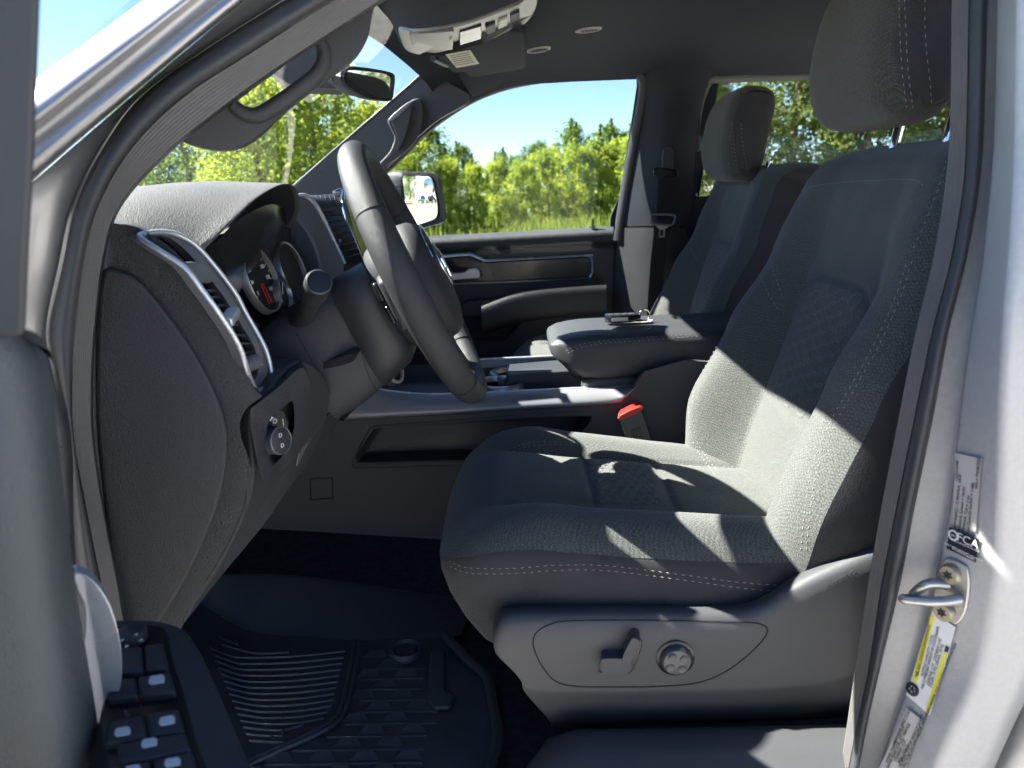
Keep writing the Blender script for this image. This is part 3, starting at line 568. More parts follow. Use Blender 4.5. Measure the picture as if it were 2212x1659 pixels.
BKA = Vector((math.sin(R(15.5)), 0, math.cos(R(15.5)))); BKN = Vector((-math.cos(R(15.5)), 0, math.sin(R(15.5)))); BK0 = Vector((.352, .40, 1.035))
def back_pt(q, t, off=0):
    w = bk_w(t); aq = abs(q); bol = lerp([(-.03, .06), (.08, .074), (.22, .056), (.36, .03), (.47, .012), (.56, .0)], t)
    d = bol * (1 if q < 0 else 1.2) * sstep(.40, .74, aq) - .032 * max(0, (aq - .80) / .20) ** 2
    d += .010 * math.sin(math.pi * min(1, max(0, t / .34))) * (1 - min(1, aq / .45) ** 2)
    ins = sstep(.36, .335, t)
    d -= .006 * gss(aq - .46, .022) * ins
    if aq < .5: d -= .006 * gss(t - (.342 - .03 * (aq / .46) ** 4), .006) * sstep(.52, .40, aq); d -= .0035 * gss(t - .145, .005) * sstep(.46, .38, aq); d += .004 * ins
    d += .012 * sstep(.34, .45, t) - .012 * sstep(.47, .54, t)
    d -= .06 * max(0, (t - .50) / .05) ** 2
    d += .0012 * noise.noise((q * 5, t * 20, 1))
    return BK0 + BKA * t + BKN * (d + off) + Vector((0, q * w, 0))
def make_seat(name, label, driver):
    s = thing(name, label, 'seat', (.2, .40, .75), 'front seats')
    rows = [[cushion_pt(u, v) for u, v in ring(r)] for r in [.004] + [i / 44 for i in range(1, 45)]]
    cu = loft('cushion', rows, 'seat_cloth', s, cu=True)
    def skirt(dz, off):
        o = []
        for u, v in ring(1):
            p = cushion_pt(u, v); dr = Vector((p.x - SCX, (p.y - SCY), 0)); m_ = max(abs(dr.x) / SA, abs(dr.y) / SB); e = Vector((dr.x / SA ** 2, dr.y / SB ** 2, 0)).normalized()
            zt = p.z; o.append(Vector((p.x + e.x * off + (.05 * min(1, max(0, -dz / .14)) if dr.x < -SA * .5 else 0) * abs(dr.x) / SA, p.y + e.y * off, zt + dz)))
        return o
    sk = loft('cushion_skirt', [skirt(.001, -.002), skirt(-.004, .003), skirt(-.02, .008), skirt(-.05, .010), skirt(-.09, .004), skirt(-.125, -.008), skirt(-.14, -.02)], 'cloth_side', s, cu=True)
    T = [-.03 + .58 * i / 120 for i in range(121)]
    bf = loft('backrest', [[back_pt(-1 + 2 * j / 80, t) for j in range(81)] for t in T], 'seat_cloth', s)
    def rest(t):
        w = bk_w(t); top = .06 * max(0, (t - .50) / .05) ** 2; o = []
        for q, d in ((1, -.032), (1.012, -.05), (1.02, -.095), (1.015, -.145), (.96, -.185), (.6, -.20), (0, -.205), (-.6, -.20), (-.96, -.185), (-1.015, -.145), (-1.02, -.095), (-1.012, -.05), (-1, -.032)):
            if abs(q) == 1: o.append(back_pt(q, t)); continue
            if abs(q) == 1.012: e_ = back_pt(math.copysign(1, q), t); o.append(e_ - BKN * .018 + Vector((0, math.copysign(.004, q), 0))); continue
            dd = d
            o.append(BK0 + BKA * (t - (0.012 if t > .54 and d < -.1 else 0)) + BKN * ((dd + .0) - (top if d > -.04 else top * .3)) + Vector((0, q * w, 0)))
        return o
    bs = loft('backrest_shell', [rest(t) for t in T], 'cloth_side', s)
    tp = [back_pt(-1 + 2 * j / 24, T[-1]) for j in range(25)]; tb = rest(T[-1])
    loft('backrest_cap', [tp, [BK0 + BKA * (T[-1] + .004) + BKN * (-.09) + Vector((0, (-1 + 2 * j / 24) * .178, 0)) for j in range(25)], [BK0 + BKA * (T[-1] - .014) + BKN * (-.205) + Vector((0, (-1 + 2 * j / 24) * .18, 0)) for j in range(25)]], 'seat_cloth', s)
    # embossed hexagons woven into the inserts
    vs_, fs = [], []
    def hexes(fn, qs, ts, sq, st, keep):
        for a in range(qs):
            for b_ in range(ts):
                q = (a - (qs - 1) / 2) * sq * 1.5; t = b_ * st * 1.732 + (st * .866 if a % 2 else 0)
                if not keep(q, t): continue
                ri = []
                for rr, of in ((1.0, -.0004), (.94, .0008), (.72, .0008), (.66, .0001)):
                    ri.append([fn(q + sq * rr * math.cos(k * math.pi / 3), t + st * rr * math.sin(k * math.pi / 3), of) for k in range(6)])
                k0 = len(vs_)
                for r_ in ri: vs_.extend(r_)
                for i in range(3):
                    for k in range(6): fs.append((k0 + i * 6 + k, k0 + i * 6 + (k + 1) % 6, k0 + (i + 1) * 6 + (k + 1) % 6, k0 + (i + 1) * 6 + k))
    hexes(lambda q, t, o: back_pt(q, t + .16, o), 9, 12, .062, .0125, lambda q, t: abs(q) < .36 and t < .165)
    hexes(lambda q, t, o: cushion_pt(t - .16, q) + Vector((0, 0, o)), 9, 9, .05, .034, lambda q, t: abs(q) < .36 and t < .31)
    hx = mesh('embossed_hexagons', vs_, fs, 'hex_cloth', s, smooth=0); hx['kind'] = 'stuff'
    # head restraint
    HC = Vector((.484, .40, 1.672)); hw, hh, hd = .135, .108, .056; ha = R(9)
    ax, an = Vector((math.sin(ha), 0, math.cos(ha))), Vector((-math.cos(ha), 0, math.sin(ha)))
    def hp(a, v, k):
        c, s_ = math.cos(a), math.sin(a); e = .62
        X = (abs(c) ** e) * (1 if c > 0 else -1) * hd * k; Z = (abs(s_) ** e) * (1 if s_ > 0 else -1) * hh * (1 - .06 * (1 - k))
        if Z < 0: X *= 1 - .12 * (Z / hh) ** 2 * (1 if X > 0 else .6)
        X += .012 * math.cos(Z / hh * 1.4)
        return HC + ax * Z * (.35 + .65 * k if k < 1 else 1) + an * X + Vector((0, v * hw, 0))
    vs2 = [-1, -.985, -.95, -.88, -.8] + [-.7 + .1 * i for i in range(15)] + [.8, .88, .95, .985, 1]
    kk = lambda v: max(.02, (1 - abs(v) ** 7)) ** .42
    hr = loft('head_restraint', [[hp(2 * math.pi * j / 44, v, kk(v)) for j in range(44)] for v in vs2 if abs(v) <= .88], 'headrest_cloth', s, cu=True)
    for sg in (-1, 1): loft('head_restraint_side', [[hp(2 * math.pi * j / 44, v * sg, kk(v)) for j in range(44)] for v in (.88, .93, .965, .985, 1)], 'cloth_side', s, cu=True, caps=True, smooth=180)
    for y in (.33, .465):
        b0 = Vector((.523, y, 1.50)); tube('stalk', [b0, b0 + ax * .11], .0068, 'chrome', s, 14)
        lathe('stalk_guide', [(.0, .012), (.013, .012), (.02, .008), (.021, .0), (.019, -.03)], Vector((.5195, y, 1.522)), (.18, 0, 1), 'plastic', s, 18)
    return s, cu, sk, bf, bs, hr
seat, cu_, sk_, bf_, bs_, hr_ = make_seat('driver_seat', 'dark grey cloth driver seat with white stitching, nearest the open door', True)
seat_tr = bvh_of(cu_, sk_, bf_, bs_, hr_); hsides = [o for o in seat.children if o.name.startswith('head_restraint_side')]; ht = bvh_of(*hsides)
P1 = bf_; 
# stitching rows
stitch('stitching', seat_tr, [(970, 1212), (1010, 1226), (1100, 1228), (1200, 1221), (1300, 1221), (1400, 1232), (1500, 1245), (1600, 1258), (1680, 1264)], sk_)
stitch('stitching', seat_tr, [(972, 1222), (1010, 1237), (1100, 1239), (1200, 1232), (1300, 1232), (1400, 1243), (1500, 1256), (1600, 1270), (1670, 1276)], sk_)
stitch('stitching', seat_tr, [(1062, 1000), (1090, 976), (1120, 964), (1160, 955), (1250, 957), (1350, 975), (1450, 1005), (1520, 1038)], cu_)
stitch('stitching', seat_tr, [(1070, 1004), (1098, 981), (1128, 969), (1168, 961), (1250, 963), (1350, 982), (1450, 1013), (1520, 1046)], cu_)
stitch('stitching', seat_tr, [(1730, 1190), (1738, 1110), (1752, 1020), (1790, 920), (1840, 830), (1890, 740), (1935, 640), (1960, 560)], bf_)
stitch('stitching', seat_tr, [(1742, 1190), (1750, 1110), (1764, 1022), (1802, 922), (1852, 830), (1902, 740), (1946, 640), (1971, 560)], bf_)
stitch('stitching', seat_tr, [(1548, 1030), (1500, 960), (1488, 880), (1500, 800), (1530, 720), (1570, 660), (1636, 598)], bf_)
stitch('stitching', seat_tr, [(1553, 1022), (1508, 958), (1496, 880), (1508, 802), (1538, 724), (1577, 665), (1640, 604)], bf_)
stitch('stitching', seat_tr, [(1690, 640), (1672, 590), (1662, 545), (1668, 500), (1690, 450), (1725, 415), (1770, 400), (1850, 392), (1950, 388), (1985, 392), (1996, 408)], bf_)
stitch('stitching', seat_tr, [(1680, 668), (1655, 625), (1637, 580), (1632, 548)], bf_)
stitch('stitching', seat_tr, [(2044, 345), (2036, 380), (2015, 440), (1990, 500), (1965, 555)], bf_)
allh = seat_tr + ht
for dx in (0, 13): stitch('stitching', allh, [(1942 + dx * .9, -5), (1944 + dx, 60), (1947 + dx, 130), (1953 + dx, 190), (1960 + dx, 240)], hr_)
stitch('stitching', allh, [(1998, -5), (1998, 60), (2002, 120), (2008, 170), (2012, 225)], hr_)
# side shield with the seat controls
T = [(1065, 1352), (1076, 1324), (1110, 1306), (1300, 1302), (1560, 1302), (1640, 1287), (1700, 1250), (1770, 1214), (1915, 1150)]
Mi = [(1128, 1482), (1140, 1489), (1170, 1494), (1300, 1497), (1560, 1492), (1650, 1488), (1730, 1480), (1800, 1470), (1900, 1440)]
Bm = [(1190, 1567), (1197, 1568), (1215, 1568), (1310, 1566), (1560, 1558), (1655, 1555), (1730, 1552), (1810, 1548), (1890, 1545)]
rowsS = []
for L_, dy, Y in ((T, -4, .19), (T, 0, .165), (T, 9, .140), (T, 26, .126), (T, 60, .120), ([(a[0] * .5 + b[0] * .5, a[1] * .5 + b[1] * .5 + 20) for a, b in zip(T, Mi)], 0, .117), (Mi, -12, .117), (Mi, 0, .114), (Mi, 10, .120), (Bm, -10, .130), (Bm, 0, .145), (Bm, 3, .18)):
    pr = [P(x, y + dy, Y) for x, y in L_]; pr = [pr[0] + V(.012, .05, 0), pr[0] + V(.003, .012, 0)] + pr; rowsS.append(cr(pr, 5))
sh = loft('side_shield', rowsS, 'shield', seat, sub=1)
str_ = bvh_of(sh)
seam('panel_gap', str_, [(1165, 1430), (1152, 1395), (1158, 1368), (1190, 1348), (1240, 1341), (1400, 1340), (1600, 1344), (1648, 1350), (1657, 1366), (1640, 1392), (1600, 1428), (1560, 1455), (1510, 1474), (1440, 1482), (1330, 1484), (1240, 1482), (1195, 1468), (1165, 1430)], sh, r=.0011)
def on(tr, x, y): return hit(tr, x, y)
h = on(str_, 1340, 1425)
pxplate('switch_recess', [(1290, 1445), (1300, 1425), (1335, 1415), (1352, 1385), (1368, 1375), (1384, 1382), (1386, 1400), (1372, 1440), (1355, 1456), (1300, 1455)], h[0].y - .0008, 'plastic_gloss', sh, .01, .001, 4)
pxplate('cushion_switch', [(1298, 1430), (1306, 1423), (1350, 1424), (1364, 1432), (1360, 1452), (1340, 1458), (1302, 1455)], h[0].y - .016, 'shield', sh, .02, .0035, 3)
pxplate('recline_switch', [(1362, 1384), (1370, 1379), (1380, 1384), (1381, 1394), (1366, 1428), (1350, 1426), (1345, 1420)], h[0].y - .016, 'shield', sh, .02, .0035, 3)
h = on(str_, 1459, 1421); kn = lathe('lumbar_knob', [(0, .011), (.010, .0115), (.0155, .010), (.0178, .006), (.018, -.004)], h[0], h[1], 'knob', sh, 32)
lathe('knob_ring', [(.0185, -.002), (.0195, .0022), (.0225, .0012), (.023, -.003)], h[0], h[1], 'plastic_gloss', sh, 32)
fN = frame(h[1], (1, 0, 0))
for a in (35, 125, 215, 305):
    c = h[0] + fN @ Vector((math.cos(R(a)) * .0095, math.sin(R(a)) * .0095, .0112)); lathe('knob_dimple', [(0, .0002), (.0038, .0006), (.0046, .0010), (.0052, .0002)], c, h[1], 'knob', kn, 14)
text('airbag_mark', 'AIRBAG', *(lambda a, b: ((a[0] + b[0]) / 2 + a[1] * .0004, b[0] - a[0], V(.3, 0, 1)))(on(str_, 1795, 1268), on(str_, 1842, 1240)), .011, 'plastic', sh)
# passenger seat: the same build, set further over and back, head restraint lowered
def copy_tree(o, parent=None):
    c = o.copy(); COL.objects.link(c)
    if parent: c.parent = parent
    for ch in o.children: copy_tree(ch, c)
    return c
skip = {'side_shield'}
ps = seat.copy(); COL.objects.link(ps); ps.name = 'passenger_seat'; ps.location = Vector(seat.location) + V(.075, .87, -.005); ps['label'] = 'dark grey cloth passenger seat on the far side of the console'
for ch in list(seat.children):
    if ch.name.split('.')[0] in skip: continue
    c = copy_tree(ch, ps)
    if ch.name.startswith('head_restraint') or ch.name.startswith('stalk'): c.location = c.location + V(-.02, 0, -.055)
# buckle beside the driver seat
bkl = thing('seat_belt_buckle', 'black seat belt buckle with red release button between seat and console', 'buckle', tuple(P(1390, 970, .66)))
BO = [(1336, 902), (1376, 884), (1386, 890), (1408, 960), (1402, 972), (1372, 974), (1358, 960), (1340, 912)]
pxplate('housing', BO, .655, 'plastic', bkl, .03, .004, 3)
pxplate('release_button', [(1339, 897), (1382, 878), (1386, 888), (1342, 908)], .652, 'red', bkl, .034, .002, 2)
pxplate('label_window', [(1363, 930), (1384, 922), (1391, 946), (1370, 952)], .6538, 'plastic_gloss', bkl, .004, .0006, 1, sm=False)
pxplate('stem', [(1378, 972), (1402, 968), (1415, 1010), (1390, 1020)], .665, 'plastic', bkl, .018, .003, 2)
# ================================================================== dashboard
dash = thing('dashboard', 'dark grained dashboard with instrument hood, silver-framed air vent and side cover', 'dashboard', (-.55, .5, .95))
lip = [(427, 548, .195), (455, 520, .205), (500, 475, .24), (545, 432, .29), (582, 408, .345), (610, 398, .40), (632, 404, .455), (642, 430, .50), (640, 462, .525), (622, 492, .545)]
lipw = cr([tuple(P(*q)) for q in lip], 4); NL = len(lipw)
def arch(X, ys, zs, blend=0): return [V(X, lin(list(zip([i / (len(ys) - 1) for i in range(len(ys))], ys)), j / (NL - 1)), lin(list(zip([i / (len(zs) - 1) for i in range(len(zs))], zs)), j / (NL - 1))) for j in range(NL)]
lv = [Vector(p) for p in lipw]
cen = sum(lv, Vector()) / NL
def grow(k, dx): return [cen + (p - cen) * k + V(dx, 0, .0) for p in lv]
r1 = grow(1.055, -.004); r2 = grow(1.075, -.02)
ra = arch(-.46, [.135, .155, .21, .30, .42, .52, .60, .66, .70], [1.462, 1.476, 1.500, 1.520, 1.527, 1.520, 1.500, 1.484, 1.47])
rm = [(a + b) / 2 + V(0, 0, .002) for a, b in zip(r2, ra)]
rb = arch(-.62, [.10, .14, .21, .30, .42, .54, .64, .72, .78], [1.468, 1.482, 1.50, 1.511, 1.514, 1.508, 1.492, 1.478, 1.468])
rc = arch(-.82, [.08, .14, .22, .32, .42, .54, .66, .74, .80], [1.43, 1.442, 1.452, 1.458, 1.458, 1.455, 1.448, 1.44, 1.43]); rd = arch(-1.02, [.06, .14, .22, .32, .42, .54, .66, .74, .80], [1.36] * 9)
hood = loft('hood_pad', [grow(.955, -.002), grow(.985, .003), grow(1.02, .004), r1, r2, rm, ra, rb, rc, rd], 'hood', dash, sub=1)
loft('hood_lining', [grow(.975, .0), grow(.95, -.012), grow(.90, -.05), grow(.84, -.10)], 'plastic', dash)
loft('dash_top', [[V(x, y, z) for y in (.60, .8, 1.1, 1.4, 1.60)] for x, z in ((-.37, 1.44), (-.38, 1.455), (-.42, 1.465), (-.6, 1.455), (-.85, 1.42), (-1.05, 1.34))], 'dash', dash, sub=1)
sec = [(-.45, 1.45), (-.425, 1.40), (-.42, 1.28), (-.44, 1.15), (-.52, 1.02), (-.66, .97), (-.9, 1.0), (-1.0, 1.36)]
loft('dash_body', [[V(x, y, z) for x, z in sec] for y in (.15, .5, 1.0, 1.62)], 'plastic', dash, caps=False, smooth=30)
# instrument cluster
cl = P(545, 600, .40); cn = V(.96, -.05, .26)
fC = frame(cn, (0, 1, 0))
pxplate('cluster_face', [(432, 552, .22), (470, 520, .25), (520, 470, .30), (590, 440, .42), (625, 470, .55), (625, 560, .58), (600, 700, .5), (560, 700, .4), (520, 660, .3), (480, 620, .25)], 0, 'plastic_gloss', dash, .02, .001, 3)
g0 = P(541, 606, .355) + V(.012, 0, 0)
def gauge(name, c, r, par):
    g = lathe(name, [(r * .93, -.002), (r * .95, .006), (r, .0075), (r * 1.03, .004), (r * 1.03, -.004)], c, cn, 'satin', par, 40); lathe('dial', [(0, .001), (r * .94, .001)], c, cn, 'dial', g, 32)
    return g
gg = gauge('speedometer', g0, .046, dash)
for i in range(17):
    a = R(215 - i * 250 / 16); rot = fC; p0 = g0 + fC @ V(.041 * math.cos(a), .041 * math.sin(a), .0015); p1 = g0 + fC @ V((.036 if i % 2 else .033) * math.cos(a), (.036 if i % 2 else .033) * math.sin(a), .0015)
    tube('tick', [p0, p1], .0005, 'white_ink', gg, 4)
for i, s_ in enumerate(['0', '20', '40', '60', '80', '100', '120', '140']):
    a = R(215 - i * 250 / 7); text('numeral', s_, g0 + fC @ V(.027 * math.cos(a), .027 * math.sin(a), .0016), fC @ V(1, 0, 0), fC @ V(0, 1, 0), .0085, 'white_ink', gg)
for dx in (-.004, .003): tube('needle_bar', [g0 + fC @ V(dx, -.005, .002), g0 + fC @ V(dx * 1.3 + .004, -.034, .002)], .00035, 'red_glow', gg, 5)
g1 = gauge('fuel_gauge', P(583, 636, .40) + V(.016, 0, 0), .021, dash)
tube('needle', [P(583, 636, .40) + V(.0185, 0, .0), P(583, 636, .40) + V(.0185, .004, .016)], .0008, 'white_ink', g1, 5)
gauge('tachometer', g0 + V(0, .135, -.004), .046, dash)
# outer air vent: silver frame, cap, slats, tab, thumb wheel
VO = [(297, 511, .10), (320, 503, .12), (350, 501, .14), (385, 509, .155), (430, 540, .17), (499, 625, .188), (528, 677, .196), (566, 745, .20), (580, 790, .20), (581, 815, .195), (572, 832, .18), (557, 842, .16), (546, 838, .14), (530, 800, .11), (512, 745, .098), (470, 677, .087), (432, 625, .082), (395, 577, .08), (340, 541, .085)]
VI = [(316, 514, .107), (345, 510, .13), (372, 517, .142), (410, 550, .152), (472, 625, .166), (506, 677, .172), (547, 745, .178), (557, 786, .178), (557, 808, .174), (550, 819, .162), (545, 819, .15), (536, 796, .12), (518, 746, .106), (477, 679, .095), (438, 627, .09), (401, 578, .088), (350, 538, .093)]
vent = plate('vent_frame', cr([tuple(P(*q)) for q in VO], 4, True), 'trim_grey', dash, (-.014, .008, 0), .003, [cr([tuple(P(*q)) for q in VI], 4, True)])
tube('vent_rail', cr([tuple(P(*q) + V(.003, -.002, 0)) for q in VO], 4, True), .0028, 'silver', vent, 8, closed=True)
plate('vent_duct', cr([tuple(P(*q) + V(-.03, .06, 0)) for q in VI], 2, True), 'plastic_gloss', vent, (-.004, 0, 0), .001)
wl = cr([tuple(P(*q) + V(-.004, .002, 0)) for q in VI], 4, True); loft('vent_wall', [wl, [Vector(p) + V(-.026, .056, 0) for p in wl]], 'plastic', vent, cu=True)
lf = [(438, 627, .09), (477, 679, .095), (518, 746, .106), (536, 796, .12)]; rt = [(472, 625, .166), (506, 677, .172), (547, 745, .178), (556, 790, .176)]
for i in range(9):
    t = (i + .3) / 9.2; a = Vector(cr([tuple(P(*q)) for q in lf], 30)[int(t * 89)]); c = Vector(cr([tuple(P(*q)) for q in rt], 30)[int(t * 89)]); dd = V(-.006, .014, 0)
    plate('slat', [a + dd, c + dd, c + dd * 3 + V(0, 0, -.005), a + dd * 3 + V(0, 0, -.005)], 'plastic', vent, (0, 0, -.003), .0008)
plate('vent_cap', cr([tuple(P(*q)) for q in [(392, 572, .088), (430, 566, .13), (452, 578, .155), (462, 596, .16), (455, 612, .158), (420, 606, .092)]], 3, True), 'trim_grey', vent, (-.012, .006, 0), .003)
tb = P(489, 685, .125); rbox('vent_tab', tb + V(.004, 0, 0), (.014, .034, .011), 'silver', vent, frame((0, -.2, 1), (1, .1, 0)), .003)
lathe('thumb_wheel', [(0, .012), (.008, .012), (.0085, .010), (.0085, -.010), (.008, -.012), (0, -.012)], P(543, 786, .14) + V(-.002, 0, 0), (.3, 1, .1), 'trim_grey', vent, 24)
for i in range(3): tube('airflow_mark', [P(556 + i * 2, 778 + i * 5, .168), P(563 + i * 2, 777 + i * 5, .172)], .0008, 'white_ink', vent, 5)
# side of the dash and its cover
DS = [(212, 492), (255, 484), (300, 492), (345, 520), (392, 560), (436, 620), (480, 700), (520, 780), (552, 842), (566, 856), (545, 872), (527, 890), (519, 912), (521, 945), (535, 985), (545, 1030), (536, 1092), (478, 1212), (400, 1340), (360, 1420), (270, 1440), (235, 1200), (205, 1000), (196, 800), (200, 620)]
ds = pxplate('dash_side', [(x, y, .110) for x, y in DS], 0, 'dash', dash, .06, .014, 3)
DC = [(222, 585), (255, 585), (300, 606), (360, 676), (420, 762), (465, 848), (488, 915), (493, 965), (483, 1050), (458, 1132), (420, 1220), (375, 1302), (330, 1365), (280, 1430), (250, 1300), (228, 1120), (210, 950), (206, 800), (210, 680)]
pxplate('dash_side_cover', [(x, y, .100) for x, y in DC], 0, 'dash_soft', dash, .03, .011, 3)
# light switch panel and knee panels
pxplate('switch_bezel', [(540, 892, .112), (556, 872, .12), (600, 838, .155), (640, 800, .19), (660, 800, .205), (672, 850, .22), (660, 925, .215), (640, 990, .195), (600, 1026, .155), (580, 1040, .13), (566, 1030, .118), (548, 960, .11)], 0, 'dash_soft', dash, .05, .010, 4, [[(578, 916, .134), (606, 888, .158), (626, 868, .178), (634, 874, .184), (636, 920, .187), (626, 962, .178), (604, 992, .158), (588, 1004, .14), (581, 980, .134)]])
plate('switch_plate', cr([tuple(P(*q) + V(-.016, .012, 0)) for q in [(574, 910, .134), (606, 880, .158), (630, 860, .18), (642, 874, .188), (642, 925, .19), (630, 970, .18), (604, 1000, .158), (584, 1012, .138)]], 3, True), 'plastic', dash, (-.004, .004, 0), .0005)
ka = V(.90, -.42, .1).normalized(); kc = P(594, 951, .142)
kn2 = lathe('light_knob', [(0, .0095), (.0145, .0095), (.0152, .009)] + [(.0156 + (.0006 if i % 2 else 0), .0082 - i * .0016) for i in range(11)] + [(.015, -.012)], kc, ka, 'plastic', dash, 40)
lathe('knob_rim', [(.0146, .0096), (.0152, .0102), (.0160, .0096), (.0160, .0086)], kc, ka, 'trim_grey', kn2, 40)
fk = frame(ka, (0, 0, 1)); 
for t_, dy in (('D', .006), ('D', -.006)): text('knob_symbol', t_, kc + fk @ V(dy, 0, .0098), ka.cross(V(0, 0, 1)) * -1, V(0, 0, 1), .007, 'white_ink', kn2)
text('switch_legend', 'AUTO', P(594, 904, .140) + V(-.006, 0, 0), V(.5, .55, -.62), V(.3, .1, 1), .0075, 'white_ink', dash)
lathe('dimmer_wheel', [(0, .004), (.014, .004), (.0155, .002), (.0155, -.006)], P(614, 916, .17) + V(-.01, .006, 0), ka, 'plastic_gloss', dash, 24)
tube('dimmer_mark', [P(611, 905, .166), P(613, 925, .166)], .0007, 'white_ink', dash, 5)
plate('lower_panel', cr([tuple(P(*q)) for q in [(540, 880, .135), (580, 840, .16), (640, 780, .22), (690, 800, .27), (715, 850, .30), (700, 920, .29), (664, 1000, .26), (614, 1072, .22), (573, 1132, .19), (487, 1236, .15), (396, 1350, .118), (430, 1290, .112), (480, 1210, .112), (534, 1092, .112), (546, 1010, .116)]], 3, True), 'plastic_grain', dash, (-.10, .05, 0), .008)
plate('knee_panel', cr([tuple(P(*q)) for q in [(743, 862, .36), (747, 876, .37), (728, 918, .345), (694, 976, .31), (660, 1020, .275), (640, 1012, .25), (652, 975, .25), (668, 936, .265), (700, 905, .31)]], 3, True), 'plastic', dash, (-.05, .05, 0), .006)
plate('knee_edge', cr([tuple(P(*q)) for q in [(668, 936, .262), (675, 938, .268), (660, 975, .26), (648, 1008, .246), (640, 1006, .24), (650, 970, .242)]], 3, True), 'trim_grey', dash, (-.01, .01, 0), .002)
seam('panel_gap', bvh_of(ds), [(533, 1060), (525, 1100), (500, 1160), (470, 1215), (440, 1262)], ds, r=.0008)
# centre stack: satin panel, bright edge, centre vent and screen edge
plate('stack_panel', cr([tuple(P(*q)) for q in [(632, 426, .60), (655, 424, .62), (672, 434, .635), (690, 458, .645), (716, 512, .65), (744, 568, .65), (735, 600, .62), (705, 640, .60), (672, 640, .585), (690, 590, .59), (685, 545, .59), (664, 500, .59), (640, 470, .59)]], 3, True), 'trim_grey', dash, (-.04, .01, 0), .006)
tube('bright_edge', cr([tuple(P(*q)) for q in [(640, 424, .615), (657, 422, .63), (673, 431, .643), (691, 455, .652), (718, 512, .66), (745, 570, .66)]], 4), .0035, 'silver', dash, 8)
cv = plate('centre_vent', [P(*q) for q in [(680, 440, .66), (738, 455, .74), (790, 570, .74), (750, 590, .66)]], 'plastic_gloss', dash, (-.03, 0, 0), .002)
for i in range(8):
    t = (i + .8) / 9; a = P(686 + 58 * t, 452 + 120 * t, .662) + V(.003, 0, 0); c = P(735 + 47 * t, 452 + 108 * t, .735) + V(.003, 0, 0)
    plate('slat', [a, c, c + V(-.02, 0, -.006), a + V(-.02, 0, -.006)], 'plastic', cv, (0, 0, -.002), .0005)
rbox('vent_tab', P(722, 521, .70) + V(.008, 0, 0), (.014, .035, .009), 'satin', cv, None, .003)
top = loft('vent_cap', [[P(x, y, Y) for x, y, Y in r] for r in ([(652, 421, .66), (690, 422, .72), (735, 416, .82)], [(662, 425, .65), (700, 428, .71), (738, 424, .79)], [(676, 440, .645), (708, 444, .69), (741, 444, .745)], [(682, 456, .645), (712, 458, .69), (738, 454, .74)])], 'plastic', cv, sub=2)
for i in range(6): tube('rib', [P(672 + 10 * i, 424 - i * .4, .68 + .016 * i), P(682 + 9 * i, 446 - i * .2, .655 + .014 * i)], .0014, 'plastic_gloss', cv, 5)
tube('vent_trim', cr([tuple(P(*q)) for q in [(722, 416, .78), (738, 412, .80), (741, 440, .76), (752, 480, .75), (772, 530, .745), (786, 566, .74)]], 4), .004, 'chrome', dash, 8)
plate('touch_screen', [P(*q) for q in [(741, 420, .79), (775, 415, .9), (800, 560, .9), (784, 562, .76)]], 'plastic_gloss', dash, (-.02, 0, 0), .003)
# ================================================================== steering wheel and column
WC = V(-.150, .40, 1.388); WY = V(-.085, 1, 0).normalized(); WU = V(-.404, -.034, .915).normalized(); WN = WY.cross(WU).normalized()
def wp(y, u, n): return WC + WY * y + WU * u + WN * n
sw = thing('steering_wheel', 'black leather steering wheel with chrome emblem in front of the driver seat', 'steering wheel', tuple(WC))
NR = 96
rim = tube('rim', [wp(.183 * math.sin(2 * math.pi * i / NR), .183 * math.cos(2 * math.pi * i / NR) * .985, 0) for i in range(NR)], [.0174 + .002 * abs(math.sin(2 * math.pi * i / NR)) ** 4 for i in range(NR)], 'wheel_leather', sw, 20, closed=True, up=WN, flat=1.1)
for a in (-58, 58, -140, 140):
    aa = R(a); c = wp(.183 * math.sin(aa), .183 * math.cos(aa) * .985, 0); rd_ = (WY * math.sin(aa) + WU * math.cos(aa)); tube('rim_seam', [c + rd_ * (.0182 * math.cos(q * .2618)) + WN * (.0200 * math.sin(q * .2618)) for q in range(24)], .0009, 'piping', rim, 5, closed=True)
def hubring(ry, ru, n, dn=0): return [wp(ry * math.copysign(abs(math.sin(2 * math.pi * i / 48)) ** .8, math.sin(2 * math.pi * i / 48)), -.012 + ru * math.copysign(abs(math.cos(2 * math.pi * i / 48)) ** .8, math.cos(2 * math.pi * i / 48)), n) for i in range(48)]
loft('airbag_cover', [hubring(.083, .080, -.004), hubring(.088, .086, .006), hubring(.086, .084, .018), hubring(.078, .077, .028), hubring(.06, .06, .034), hubring(.03, .03, .037), hubring(.002, .002, .038)], 'wheel_leather', sw, cu=True)
loft('hub_back', [hubring(.088, .086, .004), hubring(.09, .088, -.012), hubring(.084, .084, -.03), hubring(.07, .072, -.05), hubring(.055, .058, -.062)], 'plastic', sw, cu=True)
def spoke(pts, w0, w1, th, nm='spoke'):
    return tube(nm, [wp(*p) for p in pts], [w0 + (w1 - w0) * i / (len(pts) - 1) for i in range(len(pts))], 'wheel_leather', sw, 16, up=WN, flat=th)
for s_ in (-1, 1):
    spoke(cr([(s_ * .07, -.005, -.004), (s_ * .11, -.002, -.01), (s_ * .15, .0, -.006), (s_ * .178, .004, 0)], 4), .042, .03, .42)
    spoke(cr([(s_ * .028, -.08, -.006), (s_ * .036, -.12, -.008), (s_ * .05, -.172, -.002)], 4), .02, .016, .6)
sp_ = [wp(-.098, .0, -.024), wp(-.125, -.002, -.022)]
